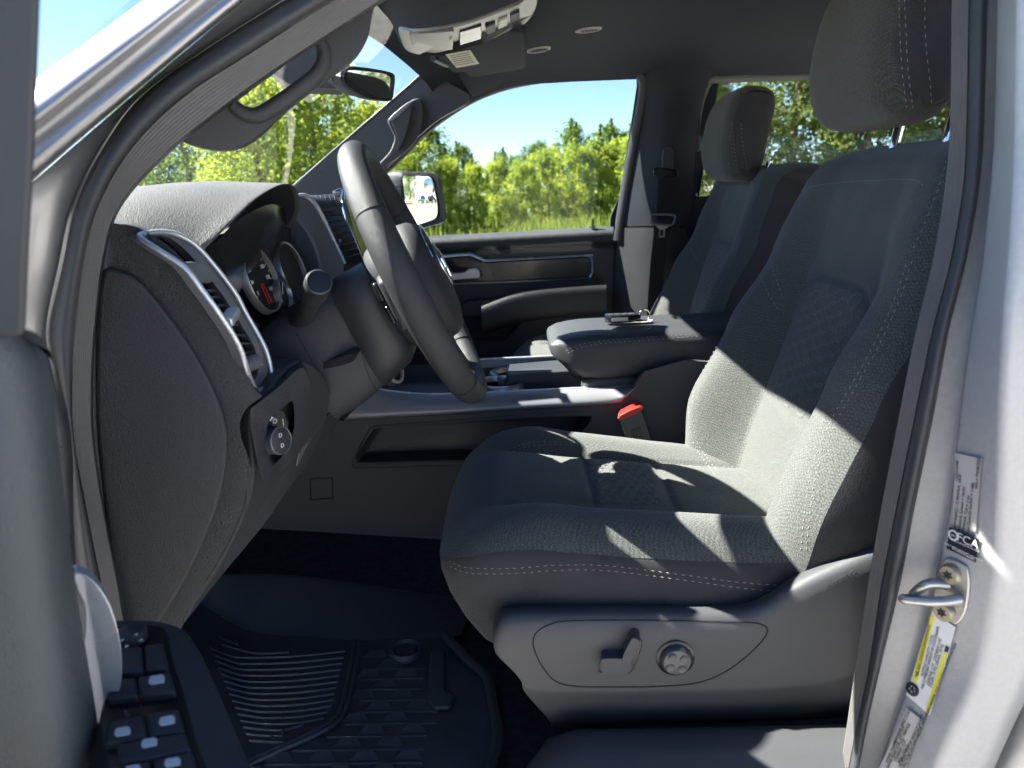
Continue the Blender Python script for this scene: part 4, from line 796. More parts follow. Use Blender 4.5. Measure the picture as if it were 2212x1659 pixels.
plate('switch_pod', [wp(-.093, .03, -.022), wp(-.128, .024, -.018), wp(-.132, -.045, -.018), wp(-.10, -.05, -.024), wp(-.088, -.03, -.026)], 'plastic', sw, -WN * .018, .006)
for k in (-1, 1): plate('audio_button', [wp(-.098, -.005 + .016 * k + .013, -.041), wp(-.120, -.005 + .016 * k + .013, -.037), wp(-.122, -.005 + .016 * k - .012, -.037), wp(-.10, -.005 + .016 * k - .012, -.041)], 'plastic_gloss', sw, -WN * .007, .003)
em = tube('emblem', [wp(.024 * math.sin(2 * math.pi * i / 32) * (1 - .25 * (math.cos(2 * math.pi * i / 32) < 0) * abs(math.cos(2 * math.pi * i / 32))), .0 + .03 * math.cos(2 * math.pi * i / 32), .0385) for i in range(32)], .0028, 'chrome', sw, 8, closed=True)
for s_ in (-1, 1):
    plate('emblem_horn', [wp(s_ * y, u, .0385) for y, u in ((.003, .022), (.012, .02), (.018, .008), (.016, -.006), (.009, -.010), (.011, .0), (.009, .009), (.004, .010))], 'chrome', em, WN * .005, .0012)
plate('emblem_face', [wp(y, u, .0385) for y, u in ((-.005, .012), (.005, .012), (.006, -.004), (.003, -.022), (-.003, -.022), (-.006, -.004))], 'chrome', em, WN * .006, .0015)
tube('emblem_surround', [wp(.05 * math.sin(R(a)), .002 + .056 * math.cos(R(a)), .0345) for a in range(-75, 76, 10)], .0022, 'chrome', sw, 6)
col = thing('steering_column', 'dark plastic steering column shroud with turn signal stalk and tilt lever', 'steering column', tuple(wp(0, -.05, -.2)))
def crs(n, hy, hu, cu_, e=.55): return [wp(hy * math.copysign(abs(math.sin(a)) ** e, math.sin(a)), cu_ + hu * math.copysign(abs(math.cos(a)) ** e, math.cos(a)), n) for a in [2 * math.pi * i / 40 for i in range(40)]]
loft('collar', [crs(-.048, .062, .062, -.02), crs(-.05, .07, .070, -.022), crs(-.062, .075, .076, -.026), crs(-.105, .076, .082, -.034), crs(-.107, .070, .076, -.034)], 'plastic', col, cu=True)
sr = loft('shroud', [crs(-.10, .068, .074, -.036), crs(-.104, .070, .077, -.037), crs(-.15, .072, .084, -.042), crs(-.20, .070, .084, -.046), crs(-.25, .066, .080, -.05), crs(-.34, .06, .075, -.05)], 'plastic_grain', col, cu=True)
srt = bvh_of(sr); seam('panel_gap', srt, [(772, 700), (780, 760), (800, 820), (820, 850)], sr, r=.0008); seam('panel_gap', srt, [(640, 720), (680, 790), (715, 850)], sr, r=.0008)
sb_ = P(655, 688, .335); st_ = P(689, 609, .215)
ax_ = (st_ - sb_).normalized(); Ls = (st_ - sb_).length
stk = lathe('turn_signal_stalk', [(.0, -.01), (.019, -.006), (.020, .0), (.0135, .012), (.0125, Ls * .45), (.0138, Ls * .66), (.0136, Ls * .665), (.0148, Ls * .67), (.0158, Ls * .72), (.0162, Ls * .97), (.0155, Ls), (.0135, Ls + .0012), (.0132, Ls - .0006), (0, Ls + .0002)], sb_, ax_, 'plastic', col, 32)
lathe('stalk_end', [(.0130, -.001), (.0125, .0008), (0, .0016)], st_, ax_, 'plastic_gloss', stk, 28)
plate('tilt_lever', cr([tuple(P(*q)) for q in [(640, 800, .33), (675, 788, .325), (720, 774, .315), (758, 763, .30), (767, 768, .295), (764, 781, .295), (730, 792, .31), (690, 800, .32), (650, 812, .33)]], 3, True), 'plastic', col, (0, .03, .004), .006)
ig = thing('ignition_ring', 'silver ring behind the steering column beside the console', 'ring', tuple(P(845, 805, .52)))
lathe('ring', [(.018, 0), (.019, .006), (.024, .005), (.025, -.008)], P(848, 800, .52), (.8, -.3, .3), 'satin', ig, 24)
lathe('button', [(0, .003), (.017, .002), (.0175, -.004)], P(848, 800, .52), (.8, -.3, .3), 'plastic_gloss', ig, 24)
# ================================================================== centre console
con = thing('center_console', 'dark centre console with grey side rail, side pocket and padded armrest lid', 'console', (.0, .84, .76))
CO = [(560, 900), (745, 908), (1000, 894), (1340, 873), (1392, 802), (1480, 778), (1640, 790), (1640, 1180), (960, 1166), (700, 1150), (560, 1142)]
HO = [(796, 944), (806, 932), (824, 925), (1000, 914), (1250, 900), (1272, 903), (1273, 912), (1248, 940), (1205, 996), (990, 994), (790, 999), (772, 995), (770, 984)]
cs = plate('side_panel', [P(x, y, .70) for x, y in CO], 'plastic_grain', con, (0, .012, 0), .003, [cr([tuple(P(x, y, .70)) for x, y in HO], 3, True)])
HO2 = cr([tuple(P(x, y, .701)) for x, y in HO], 3, True); hc = sum((Vector(p) for p in HO2), Vector()) / len(HO2)
loft('pocket', [HO2, [hc + (Vector(p) - hc) * .985 + V(0, .006, 0) for p in HO2], [hc + (Vector(p) - hc) * .96 + V(0, .045, 0) for p in HO2], [hc + (Vector(p) - hc) * .9 + V(0, .05, 0) for p in HO2], [hc + V(0, .05, 0) for p in HO2]], 'plastic', con, cu=True, smooth=60)
big = [(hc + (Vector(p) - hc) * 1.0) for p in HO2]
def off_px(q, k): c = (sum(a[0] for a in q) / len(q), sum(a[1] for a in q) / len(q)); return [(c[0] + (a[0] - c[0]) * (1 + k * .045), c[1] + (a[1] - c[1]) * (1 + k * .32)) for a in q]
loft('pocket_rim', [[Vector(p) + V(0, -.0005, 0) for p in HO2], [Vector(p) + V(0, -.004, 0) for p in cr([tuple(P(x, y, .70)) for x, y in off_px(HO, .25)], 3, True)], [Vector(p) + V(0, -.003, 0) for p in cr([tuple(P(x, y, .70)) for x, y in off_px(HO, .7)], 3, True)], [Vector(p) + V(0, .002, 0) for p in cr([tuple(P(x, y, .70)) for x, y in off_px(HO, 1)], 3, True)]], 'plastic_grain', con, cu=True)
rb_ = [(742, 908), (800, 905), (1000, 893), (1200, 881), (1330, 873), (1348, 864), (1374, 836)]; rt_ = [(812, 840), (850, 846), (930, 852), (1050, 848), (1200, 841), (1330, 835), (1376, 831)]
mix = lambda t: [(a[0] + (b[0] - a[0]) * t, a[1] + (b[1] - a[1]) * t) for a, b in zip(rb_, rt_)]
rail = loft('side_rail', [cr([tuple(P(x, y, Y)) for x, y in mix(t)], 6) for t, Y in ((0, .705), (.02, .697), (.12, .692), (.3, .695), (.6, .705), (.88, .722), (1, .735))], 'rail', con, sub=1)
tube('bright_edge', cr([tuple(P(x, y, .737)) for x, y in rt_], 5), .0028, 'silver', con, 8)
pxplate('access_cover', [(671, 1036), (716, 1033), (718, 1075), (673, 1078)], .6985, 'plastic_grain', con, .004, .0012, 1, sm=False)
pxplate('cover_gap', [(668, 1033), (719, 1030), (721, 1078), (670, 1081)], .6995, 'piping', con, .002, .0004, 1, sm=False)
# top tray, far rail, cup holders, bin
loft('tray', [[V(x, y, z) for y, z in ((.737, 1.118), (.745, 1.112), (.75, 1.100), (.93, 1.100), (.938, 1.112), (.945, 1.13))] for x in (-.42, -.1, .1, .25)], 'plastic', con, smooth=30)
fr1 = [P(960, 781, .945), P(1050, 776, .945), P(1210, 769, .945)]
tube('bright_edge', fr1, .0028, 'silver', con, 8)
loft('far_rail', [[p + V(0, 0, -.002) for p in fr1], [p + V(0, -.004, -.02) for p in fr1], [p + V(0, -.006, -.05) for p in fr1]], 'trim_grey', con)

pxplate('bin_wall', [(1098, 815), (1110, 810), (1240, 800), (1258, 806), (1258, 845), (1098, 850)], .80, 'plastic', con, .1, .003, 2)
for X, Y in ((-.055, .815), (-.03, .895)):
    c = V(X, Y, 1.108); cp = lathe('cup_holder', [(.052, -.004), (.052, .010), (.049, .014), (.042, .014), (.040, .008), (.038, -.02), (0, -.022)], c, (0, 0, 1), 'satin', con, 36)
    lathe('cup_floor', [(.0385, .004), (.037, -.016), (0, -.018)], c, (0, 0, 1), 'plastic_gloss', cp, 28)
plate('shifter_base', [V(-.16, .78, 1.10), V(-.10, .78, 1.10), V(-.10, .86, 1.10), V(-.16, .86, 1.10)], 'plastic', con, (0, 0, .012), .004)
lathe('shift_knob', [(.022, 0), (.026, .006), (.026, .02), (.023, .026), (0, .027)], V(-.13, .80, 1.105), (.1, -.1, 1), 'satin', con, 28)
# armrest lid
def lidsec(X, z0, z1, y0, y1, e=.5):
    cy, cz, hy, hz = (y0 + y1) / 2, (z0 + z1) / 2, (y1 - y0) / 2, (z1 - z0) / 2
    o = []
    for i in range(48):
        a = 2 * math.pi * i / 48; c, s_ = math.cos(a), math.sin(a); o.append(V(X, cy + hy * math.copysign(abs(c) ** .28, c), cz + hz * math.copysign(abs(s_) ** .45, s_)))
    return o
lid = loft('armrest_lid', [lidsec(.046, 1.196, 1.206, .77, .92), lidsec(.05, 1.186, 1.213, .755, .935), lidsec(.066, 1.170, 1.221, .745, .945), lidsec(.09, 1.152, 1.226, .737, .95), lidsec(.115, 1.136, 1.229, .734, .953), lidsec(.14, 1.132, 1.230, .733, .954), lidsec(.25, 1.140, 1.232, .733, .954), lidsec(.36, 1.15, 1.234, .733, .954), lidsec(.5, 1.16, 1.236, .733, .954)], 'armrest', con, cu=True, caps=True, smooth=180)
lt = bvh_of(lid)
stitch('stitching', lt, [(1222, 758), (1245, 748), (1275, 740), (1330, 734), (1400, 729), (1500, 722), (1530, 720)], lid)
stitch('stitching', lt, [(1226, 763), (1249, 753), (1278, 745), (1332, 739), (1402, 734), (1500, 727), (1530, 725)], lid)
plate('lid_latch', [V(.062, .79, 1.172), V(.062, .90, 1.172), V(.10, .90, 1.128), V(.10, .79, 1.128)], 'plastic', con, (.01, 0, .01), .003)
plate('console_rear', [P(x, y, .715) for x, y in [(1376, 832), (1420, 800), (1700, 770), (1700, 1100), (1345, 1100), (1345, 872)]], 'plastic_grain', con, (0, .2, 0), .004)
rbox('console_box', (.31, .842, 1.02), (.40, .215, .25), 'plastic_grain', con, None, .01)
# key fob on the lid
kz = 1.236
kb = PZ(1345, 694, kz); key = thing('key_fob', 'black and silver key fob with ring lying on the armrest lid', 'key fob', tuple(kb))
kf = Matrix.Rotation(R(6), 3, 'Z')
loft('case', [[kb + kf @ V(x, y * s, z + .0005) for x, y in [(-.037, 0), (-.034, -.012), (-.025, -.018), (.02, -.018), (.034, -.013), (.037, 0), (.034, .013), (.02, .018), (-.025, .018), (-.034, .012)]] for z, s in ((0, .9), (.003, 1), (.011, 1), (.0145, .85))], 'plastic_gloss', key, cu=True, caps=True)
rbox('silver_side', kb + kf @ V(-.010, -.0175, .007), (.034, .003, .008), 'satin', key, kf, .001)
for i in range(4): rbox('button', kb + kf @ V(-.024 + .014 * i, 0, .0148), (.011, .016, .0018), 'plastic', key, kf, .0006)
tube('key_ring', [kb + kf @ V(.045 + .011 * math.cos(a), .0, .011 + .011 * math.sin(a)) for a in [i * .3142 for i in range(20)]], .0011, 'chrome', key, 6, closed=True)
tg = thing('key_tag', 'small pale paper tag lying under the key fob', 'tag', tuple(kb))
plate('tag', [kb + kf @ V(-.01, -.022, .0004), kb + kf @ V(.05, -.024, .0004), kb + kf @ V(.062, -.004, .0008), kb + kf @ V(.02, .0, .0008)], 'paper', tg, (0, 0, .0006), 0)
# ================================================================== passenger door
pd = thing('passenger_door', 'dark passenger door panel with bright trim strip, armrest and window', 'door', (0, 1.65, .8))
pxplate('door_panel', [(700, 540), (880, 524), (1290, 504), (1332, 500), (1326, 690), (1318, 980), (700, 980)], 1.635, 'plastic', pd, .04, .006, 1, sm=False)
sx = [700, 780, 880, 1000, 1150, 1290, 1325]; base = lambda x: 512 - (x - 880) * .052
loft('window_sill_pad', [[P(x, base(x) + dy, Y) for x in sx] for dy, Y in ((2, 1.70), (-1, 1.655), (2, 1.635), (9, 1.612), (20, 1.605), (34, 1.612), (44, 1.628), (48, 1.645))], 'plastic_grain', pd, sub=1)
pxplate('window_glass', [(640, 420), (1017, 150), (1420, 120), (1345, 540), (640, 560)], 1.61, 'side_glass', pd, .004, 0, 1, sm=False)
lathe('lock_pin', [(.009, 0), (.010, .003), (.004, .006), (.0035, .024), (.003, .027), (0, .028)], P(1280, 492, 1.63), (0, 0, 1), 'plastic_gloss', pd, 16)
tr = [(890, 560), (920, 556), (1005, 549), (1018, 549), (1048, 561), (1060, 562), (1262, 551), (1274, 554), (1279, 564), (1279, 588), (1274, 598), (1262, 602), (1120, 608), (900, 617)]
tube('bright_trim', cr([tuple(P(x, y, 1.622)) for x, y in tr[:11]], 5), .0068, 'silver', pd, 8, flat=.6)
tube('lower_trim', cr([tuple(P(x, y, 1.624)) for x, y in tr[10:]], 4), .002, 'satin', pd, 6)
pxplate('trim_insert', [(905, 566), (1008, 555), (1046, 567), (1262, 556), (1274, 564), (1274, 590), (1262, 597), (905, 611)], 1.627, 'plastic_gloss', pd, .012, .002, 2)
pxplate('ledge', [(1020, 546), (1060, 540), (1250, 530), (1268, 538), (1262, 548), (1060, 559), (1046, 556)], 1.612, 'plastic', pd, .03, .004, 2)
pxplate('handle_recess', [(935, 566), (978, 562), (986, 575), (1030, 580), (1036, 600), (945, 608)], 1.6255, 'piping', pd, .004, .002, 3)
pxplate('door_handle', [(943, 592), (956, 590), (1000, 589), (1012, 581), (1033, 580), (1036, 600), (1020, 602), (950, 606)], 1.605, 'satin', pd, .018, .004, 3)
ax1 = [1040, 1075, 1110, 1160, 1230, 1310]
loft('armrest', [[P(x, y + dy, Y) for x, y in zip(ax1, (662, 648, 636, 628, 622, 617))] for dy, Y in ((-4, 1.63), (-3, 1.585), (-1, 1.562), (6, 1.555), (30, 1.552), (50, 1.554), (61, 1.562), (64, 1.62))], 'armrest', pd, sub=1)
stitch('stitching', bvh_of(pd.children[-1]), [(1125, 658), (1180, 652), (1240, 648), (1302, 643)], pd.children[-1])
pxplate('pull_grip', [(998, 660), (1010, 652), (1060, 648), (1115, 650), (1122, 658), (1120, 678), (1108, 684), (1010, 684), (998, 676)], 1.57, 'dash_soft', pd, .05, .008, 3)
pxplate('lower_pocket', [(985, 694), (1104, 690), (1100, 706), (1084, 716), (1010, 720), (996, 712)], 1.625, 'plastic_grain', pd, .02, .003, 3)
pxplate('map_pocket', [(800, 740), (1090, 735), (1130, 690), (1310, 672), (1310, 980), (800, 980)], 1.60, 'plastic_grain', pd, .04, .006, 1, sm=False)
# passenger mirror, slightly convex
mr = thing('side_mirror', 'black door mirror outside the passenger window reflecting a white building', 'mirror', tuple(P(905, 495, 2.0)))
MC = P(908, 436, 2.02); MN = V(.800, -.60, -.010).normalized()
def onplane(x, y): d = _ray(x, y); return CAM + d * ((MC - CAM).dot(MN) / d.dot(MN))
GL = [(870, 381), (900, 380), (924, 380), (934, 384), (940, 395), (944, 420), (949, 450), (948, 465), (943, 473), (920, 481), (888, 491), (882, 487), (877, 460), (873, 420)]
gl = [Vector(p) for p in cr([tuple(onplane(*q)) for q in GL], 4, True)]; gc = sum(gl, Vector()) / len(gl)
def sag(p, Rr): d2 = (p - gc).length_squared; return p - MN * (d2 / (2 * Rr))
loft('mirror_glass', [[sag(gc + (p - gc) * k, 1.15) for p in gl] for k in [.002] + [i / 16 for i in range(1, 17)]], 'mirror', mr, cu=True)
HS = [(834, 379), (870, 370), (921, 371), (941, 376), (949, 385), (955, 412), (962, 461), (960, 475), (951, 483), (901, 498), (886, 497), (868, 470), (860, 430), (858, 395)]
hs_ = [Vector(p) for p in cr([tuple(onplane(*q)) for q in [(864, 374), (895, 372), (924, 372), (941, 376), (949, 386), (953, 415), (960, 455), (960, 475), (952, 482), (925, 490), (888, 499), (876, 492), (869, 460), (866, 415)]], 4, True)]; hc2 = sum(hs_, Vector()) / len(hs_)
gin = [gc + (p - gc) * 1.0 + MN * .002 for p in gl]
loft('housing', [gin, [hc2 + (p - hc2) * .96 + MN * .012 for p in hs_], [hc2 + (p - hc2) * 1.0 + MN * .006 for p in hs_], [hc2 + (p - hc2) * 1.02 - MN * .03 for p in hs_], [hc2 + (p - hc2) * .98 - MN * .10 + V(-.01, -.02, 0) for p in hs_], [hc2 + (p - hc2) * .8 - MN * .15 + V(-.02, -.03, 0) for p in hs_], [hc2 + (p - hc2) * .1 - MN * .17 + V(-.02, -.03, 0) for p in hs_]], 'plastic_grain', mr, cu=True, smooth=60)
sg = [Vector(p) for p in cr([tuple(onplane(*q)) for q in [(914, 382), (923, 382), (932, 386), (937, 396), (941, 420), (938, 424), (928, 424), (920, 416), (915, 400)]], 3, True)]; sgc = sum(sg, Vector()) / len(sg)
loft('spot_mirror', [[sag(sgc + (p - sgc) * k, 1.15) + MN * (.003 - .0 - ((p - sgc) * k).length_squared / .34) for p in sg] for k in (.002, .25, .5, .75, 1)], 'mirror', mr, cu=True)
plate('arm', [P(x, y, Y) for x, y, Y in [(835, 400, 1.75), (868, 400, 1.95), (872, 480, 1.95), (832, 470, 1.75)]], 'plastic', mr, (-.06, 0, 0), .01)
# passenger seat belt
bt = thing('seat_belt', 'black passenger seat belt with adjuster and metal tongue on the far pillar', 'seat belt', tuple(P(1435, 560, 1.52)))
pxplate('adjuster', [(1431, 330), (1436, 318), (1446, 318), (1454, 330), (1454, 362), (1446, 370), (1430, 366)], 1.475, 'plastic', bt, .02, .006, 3)
pxplate('guide', [(1412, 366), (1420, 362), (1458, 366), (1464, 376), (1458, 384), (1418, 382), (1411, 376)], 1.468, 'plastic_gloss', bt, .012, .004, 3)
pxplate('webbing', [(1423, 378), (1457, 379), (1452, 476), (1419, 476)], 1.474, 'webbing', bt, .002, 0, 1, sm=False)
pxplate('lower_webbing', [(1414, 486), (1446, 487), (1438, 560), (1425, 680), (1396, 700), (1405, 570)], 1.482, 'webbing', bt, .002, 0, 1, sm=False)
tube('stop_loop', cr([tuple(P(x, y, 1.466)) for x, y in [(1408, 480), (1406, 466), (1414, 463), (1450, 464), (1458, 468), (1454, 484), (1446, 486), (1414, 484)]], 3, True), .003, 'trim_grey', bt, 8, closed=True)
pxplate('tongue', [(1418, 486), (1446, 487), (1443, 492), (1437, 494), (1436, 513), (1423, 513), (1424, 494), (1419, 492)], 1.468, 'satin', bt, .003, .001, 1, [[(1427, 497), (1433, 497), (1432, 509), (1426, 509)]], sm=False)
# ================================================================== roof fittings
oc = thing('overhead_console', 'overhead console with satin bezel, lamps and storage door on the roof lining', 'overhead console', tuple(P(1000, 60, .84)))
OB = [(863, 66, .80), (866, 88, .86), (882, 112, .92), (934, 121, .94), (996, 109, .94), (1095, 76, .93), (1140, 46, .91), (1158, 18, .86), (1160, -8, .80), (1140, -6, .76), (1129, 6, .75), (1078, 27, .745), (1010, 51, .745), (941, 66, .745), (893, 70, .76)]
ob = [Vector(p) for p in cr([tuple(P(*q)) for q in OB], 4, True)]; obc = sum(ob, Vector()) / len(ob)
bz = plate('bezel', [tuple(p) for p in ob], 'bezel', oc, (0, 0, .012), .004)
loft('body', [[p + V(0, 0, .006) for p in ob], [obc + (p - obc) * 1.05 + V(0, 0, .012) for p in ob], [obc + (p - obc) * V(1.16, 1.0, 1.0).x + V(0, -.0, .05) for p in ob], [obc + (p - obc) * 1.5 + V(0, 0, .12) for p in ob]], 'liner', oc, cu=True)
def ocp(name, q, m, dz=-.0012): return plate(name, [tuple(P(*a) + V(0, 0, dz)) for a in q], m, bz, (0, 0, .006), .0012)
ocp('storage_door', [(884, 72, .765), (940, 70, .752), (980, 66, .75), (978, 106, .92), (936, 114, .93), (892, 106, .91)], 'bezel')
ocp('latch', [(969, 76, .79), (978, 74, .785), (979, 98, .89), (969, 101, .90)], 'plastic', -.0022)
ocp('lamp_lens', [(993, 68, .79), (1040, 55, .79), (1040, 82, .88), (993, 96, .91)], 'plastic_gloss', -.0016)
for i, x0 in enumerate((1050, 1076, 1102)): ocp('button', [(x0, 58 - i * 13, .81), (x0 + 20, 48 - i * 12, .81), (x0 + 20, 66 - i * 13, .87), (x0, 74 - i * 13, .87)], ('plastic', 'label_silver', 'plastic')[i], -.0018)
pv = thing('sun_visor', 'grey passenger sun visor folded up against the roof lining', 'sun visor', tuple(P(1050, 140, 1.25)))
rtree = bvh_of(*[o for o in body.children if o.name.startswith('roof_lining') or o.name.startswith('window_rail')])
def onroof(x, y, off): hh = hit(rtree, x, y); return hh[0] + hh[1] * off if hh else P(x, y, 1.3)
VP = [(940, 112), (962, 140), (980, 157), (1003, 156), (1020, 167), (1075, 159), (1126, 150), (1138, 138), (1137, 100), (1130, 70), (1060, 78)]
vz = sum(onroof(x, y, 0).z for x, y in VP) / len(VP) - .03
plate('visor_board', cr([tuple(PZ(x, y, vz)) for x, y in VP], 3, True), 'liner', pv, (0, 0, .016), .006)
lb = plate('warning_label', [PZ(x, y, vz - .001) for x, y in [(962, 118), (1016, 109), (1035, 138), (986, 147)]], 'paper', pv, (0, 0, .0008), 0)
for i in range(6): tube('print_line', [PZ(972 + i * 2.4, 121 + i * 4.0, vz - .0015), PZ(1012 + i * 2.6, 114 + i * 4.0, vz - .0015)], .0006, 'black_ink', lb, 4)
tube('visor_arm', [PZ(935, 126, vz - .004), PZ(960, 138, vz), PZ(966, 140, vz + .004)], .007, 'plastic', pv, 8)
for nm, x, y, lbl in (('roof_lamp', 1163, 106, 'small oval lamp on the roof lining above the passenger window'), ('roof_lamp', 1271, 63, 'small oval lamp on the roof lining nearer the middle of the roof')):
    hh = hit(rtree, x, y)
    if hh:
        fr_ = frame(hh[1], (1, -.35, 0)); c = hh[0]; t = thing(nm, lbl, 'lamp', tuple(c), 'lamps on the roof lining')
        loft('bezel', [[c + fr_ @ V(.033 * k * math.cos(a), .016 * k * math.sin(a), z) for a in [i * .2618 for i in range(24)]] for k, z in ((1, -.002), (1, .003), (.85, .005), (.8, .002))], 'label_silver', t, cu=True)
        for i in range(5): rbox('grille_bar', c + fr_ @ V(-.016 + .008 * i, 0, .003), (.0035, .018, .003), 'plastic', t, fr_, .0005)
rv = thing('rear_view_mirror', 'black interior mirror hanging from the windshield, reflecting trees', 'mirror', tuple(P(790, 170, .85)))
RC = P(797, 182, .84); RN = V(.908, -.40, -.12).normalized()
def onrp(x, y, k=0): d = _ray(x, y); return CAM + d * ((RC - CAM).dot(RN) / d.dot(RN)) + RN * k
RG = [(749, 157), (757, 152), (800, 155), (838, 161), (845, 168), (843, 195), (840, 212), (832, 215), (800, 203), (768, 184), (753, 170)]
RH = [(735, 160), (744, 146), (760, 143), (805, 148), (841, 156), (849, 166), (847, 195), (843, 215), (832, 219), (795, 213), (758, 196), (740, 180)]
gq = [Vector(p) for p in cr([tuple(onrp(*q, .0005)) for q in RG], 3, True)]; hq = [Vector(p) for p in cr([tuple(onrp(*q)) for q in RH], 3, True)]; hqc = sum(hq, Vector()) / len(hq)
me_ = mesh('mirror_glass', gq, [tuple(range(len(gq)))], 'mirror', rv, smooth=0)
loft('housing', [gq, [hqc + (p - hqc) * .97 + RN * .006 for p in hq], hq, [hqc + (p - hqc) * 1.0 - RN * .02 for p in hq], [hqc + (p - hqc) * .85 - RN * .045 for p in hq], [hqc + (p - hqc) * .3 - RN * .055 for p in hq]], 'plastic', rv, cu=True, smooth=50)
tube('mount_arm', [RC - RN * .04, RC - RN * .06 + V(0, 0, .04), RC + V(-.07, 0, .10)], .011, 'plastic', rv, 10)
pxplate('sensor_cover', [(588, 150), (640, 108), (680, 88), (712, 84), (735, 130), (742, 186), (728, 190), (640, 186), (600, 166)], .80, 'plastic', rv, .09, .015, 3)
# ================================================================== floor mat
mat('mat_flap', (.06, .064, .075), .55, 0, .15, 600, 'noise', .12, 9)
fm = thing('floor_mat', 'black rubber floor mat with ribs and raised wedges in the driver footwell', 'floor mat', tuple(PZ(750, 1450, .772)))
MZ = .772
def mz(x, y, dz=0): return PZ(x, y, MZ + dz)
plate('mat_base', [mz(x, y) for x, y in [(380, 1260), (560, 1340), (770, 1370), (960, 1365), (1010, 1430), (1052, 1470), (1066, 1560), (1062, 1640), (1040, 1750), (300, 1750)]], 'mat_rubber', fm, (0, 0, -.006), .002)
lo = [(330, 1240), (420, 1296), (500, 1345), (560, 1368), (660, 1374), (770, 1384), (850, 1380), (1000, 1374)]; hi = [(330, 1205), (420, 1230), (490, 1238), (560, 1238), (640, 1242), (800, 1262), (900, 1278), (1020, 1296)]
loft('mat_flap', [cr([tuple(mz(*q)) for q in lo], 5), cr([tuple(mz(q[0], q[1] - 8) + V(0, .004, .004)) for q in lo], 5), [Vector(a) * .5 + Vector(b_) * .5 for a, b_ in zip(cr([tuple(mz(*q)) for q in lo], 5), cr([tuple(P(x, y, .585)) for x, y in hi], 5))], cr([tuple(P(x, y + 4, .585)) for x, y in hi], 5), cr([tuple(P(x, y, .59)) for x, y in hi], 5), cr([tuple(P(x, y + 3, .60)) for x, y in hi], 5)], 'mat_flap', fm, sub=1)
for i in range(15):
    y = 1421 + i * 13.0; xr = lin([(0, 745), (4, 732), (9, 716), (11, 700), (12, 655), (13, 612), (14, 585)], i); x0 = 455 + i * 6
    pts = [(x0, y - 22 + i * 1.3), (x0 + 40, y - 5 + i * .3), (x0 + 75, y), ((x0 + 75 + xr) / 2, y - 3), (xr, y - 14 + i * .1)]
    tube('rib', [tuple(Vector(p)) for p in cr([tuple(mz(*q, .0015)) for q in pts], 4)], .0024, 'mat_rubber', fm, 5)
tube('rib', cr([tuple(mz(*q, .0015)) for q in [(480, 1392), (520, 1404), (560, 1412), (625, 1409)]], 3), .0024, 'mat_rubber', fm, 5); tube('rib', cr([tuple(mz(*q, .0015)) for q in [(476, 1377), (500, 1388), (515, 1391)]], 3), .0024, 'mat_rubber', fm, 5)
for dx in (0, 9): tube('channel_edge', cr([tuple(mz(x + dx, y + dx * .4, .004)) for x, y in [(766, 1384), (760, 1430), (748, 1490), (735, 1535), (712, 1562), (660, 1590), (600, 1616), (530, 1648), (480, 1675)]], 4), .004, 'mat_rubber', fm, 7)
pa = mz(800, 1420); 
def wedge_mesh():
    me = bpy.data.meshes.new('tread'); v = [(-.020, 0, 0), (.020, 0, 0), (.016, .011, 0), (-.016, .011, 0), (-.009, .0085, .0042), (.009, .0085, .0042)]
    v = [(-.020, -.001, 0), (.020, -.001, 0), (.010, .012, .0045), (-.010, .012, .0045), (-.010, .0135, 0), (.010, .0135, 0)]
    me.from_pydata(v, [], [(0, 1, 2, 3), (3, 2, 5, 4), (0, 3, 4), (1, 5, 2), (0, 4, 5, 1)]); me.materials.append(M('mat_tread')); me.update(); return me
mat('mat_tread', (.055, .057, .066), .45, 0, .2, 900, 'noise', .2, 30)
wm = wedge_mesh(); rm_ = None
def inside(p):
    # right of the channel, left of the raised bar
    from_x = lin([(.0, 0), (1, 0)], 0)
    v = CROT.transposed() @ (p - CAM); x = IW / 2 + FPX * v.x / -v.z; y = IH / 2 - FPX * v.y / -v.z
    lx = lin([(1380, 785), (1430, 778), (1490, 768), (1535, 758), (1562, 745), (1590, 700), (1616, 640), (1648, 570), (1700, 480)], y); rx = lin([(1380, 960), (1395, 930), (1500, 912), (1540, 950), (1700, 905)], y)
    if (x - 877) ** 2 / 60 ** 2 + (y - 1405) ** 2 / 34 ** 2 < 1: return False
    return lx + 16 < x < rx - 14 and 1392 < y < 1690
for j in range(18):
    y = .03 + j * .0245; run = []
    for i in range(24):
        x = -.46 + i * .058 + (.029 if j % 2 else 0); p = V(x, y, MZ + .0006)
        if inside(p):
            o = bpy.data.objects.new('tread', wm); COL.objects.link(o); o.parent = fm; o.location = p - Vector(fm.location)
for j in range(18):
    y = .03 + j * .0245 + .018; xs = [x for x in [-.5 + i * .01 for i in range(70)] if inside(V(x, y, MZ))]
    if len(xs) > 3: rbox('tread_bar', ((min(xs) + max(xs)) / 2, y, MZ + .001), (max(xs) - min(xs) + .02, .0045, .004), 'mat_rubber', fm, None, .001)
lathe('anchor_ring', [(.014, .002), (.018, .006), (.0225, .012), (.025, .012), (.027, .008), (.028, -.002)], mz(877, 1412), (0, 0, 1), 'mat_rubber', fm, 28); lathe('anchor_cap', [(0, .009), (.016, .008), (.018, .004)], mz(877, 1412), (0, 0, 1), 'rubber', fm, 24)
plate('brand_bar', [mz(x, y, .002) for x, y in [(930, 1418), (962, 1412), (962, 1500), (985, 1512), (972, 1536), (940, 1538), (922, 1520)]], 'mat_rubber', fm, (0, 0, .008), .003)
tube('mat_edge', cr([tuple(mz(x, y, .008)) for x, y in [(960, 1372), (1000, 1415), (1022, 1435), (1052, 1462), (1064, 1520), (1076, 1592), (1060, 1650), (1040, 1720)]], 5), .008, 'rubber', fm, 8)
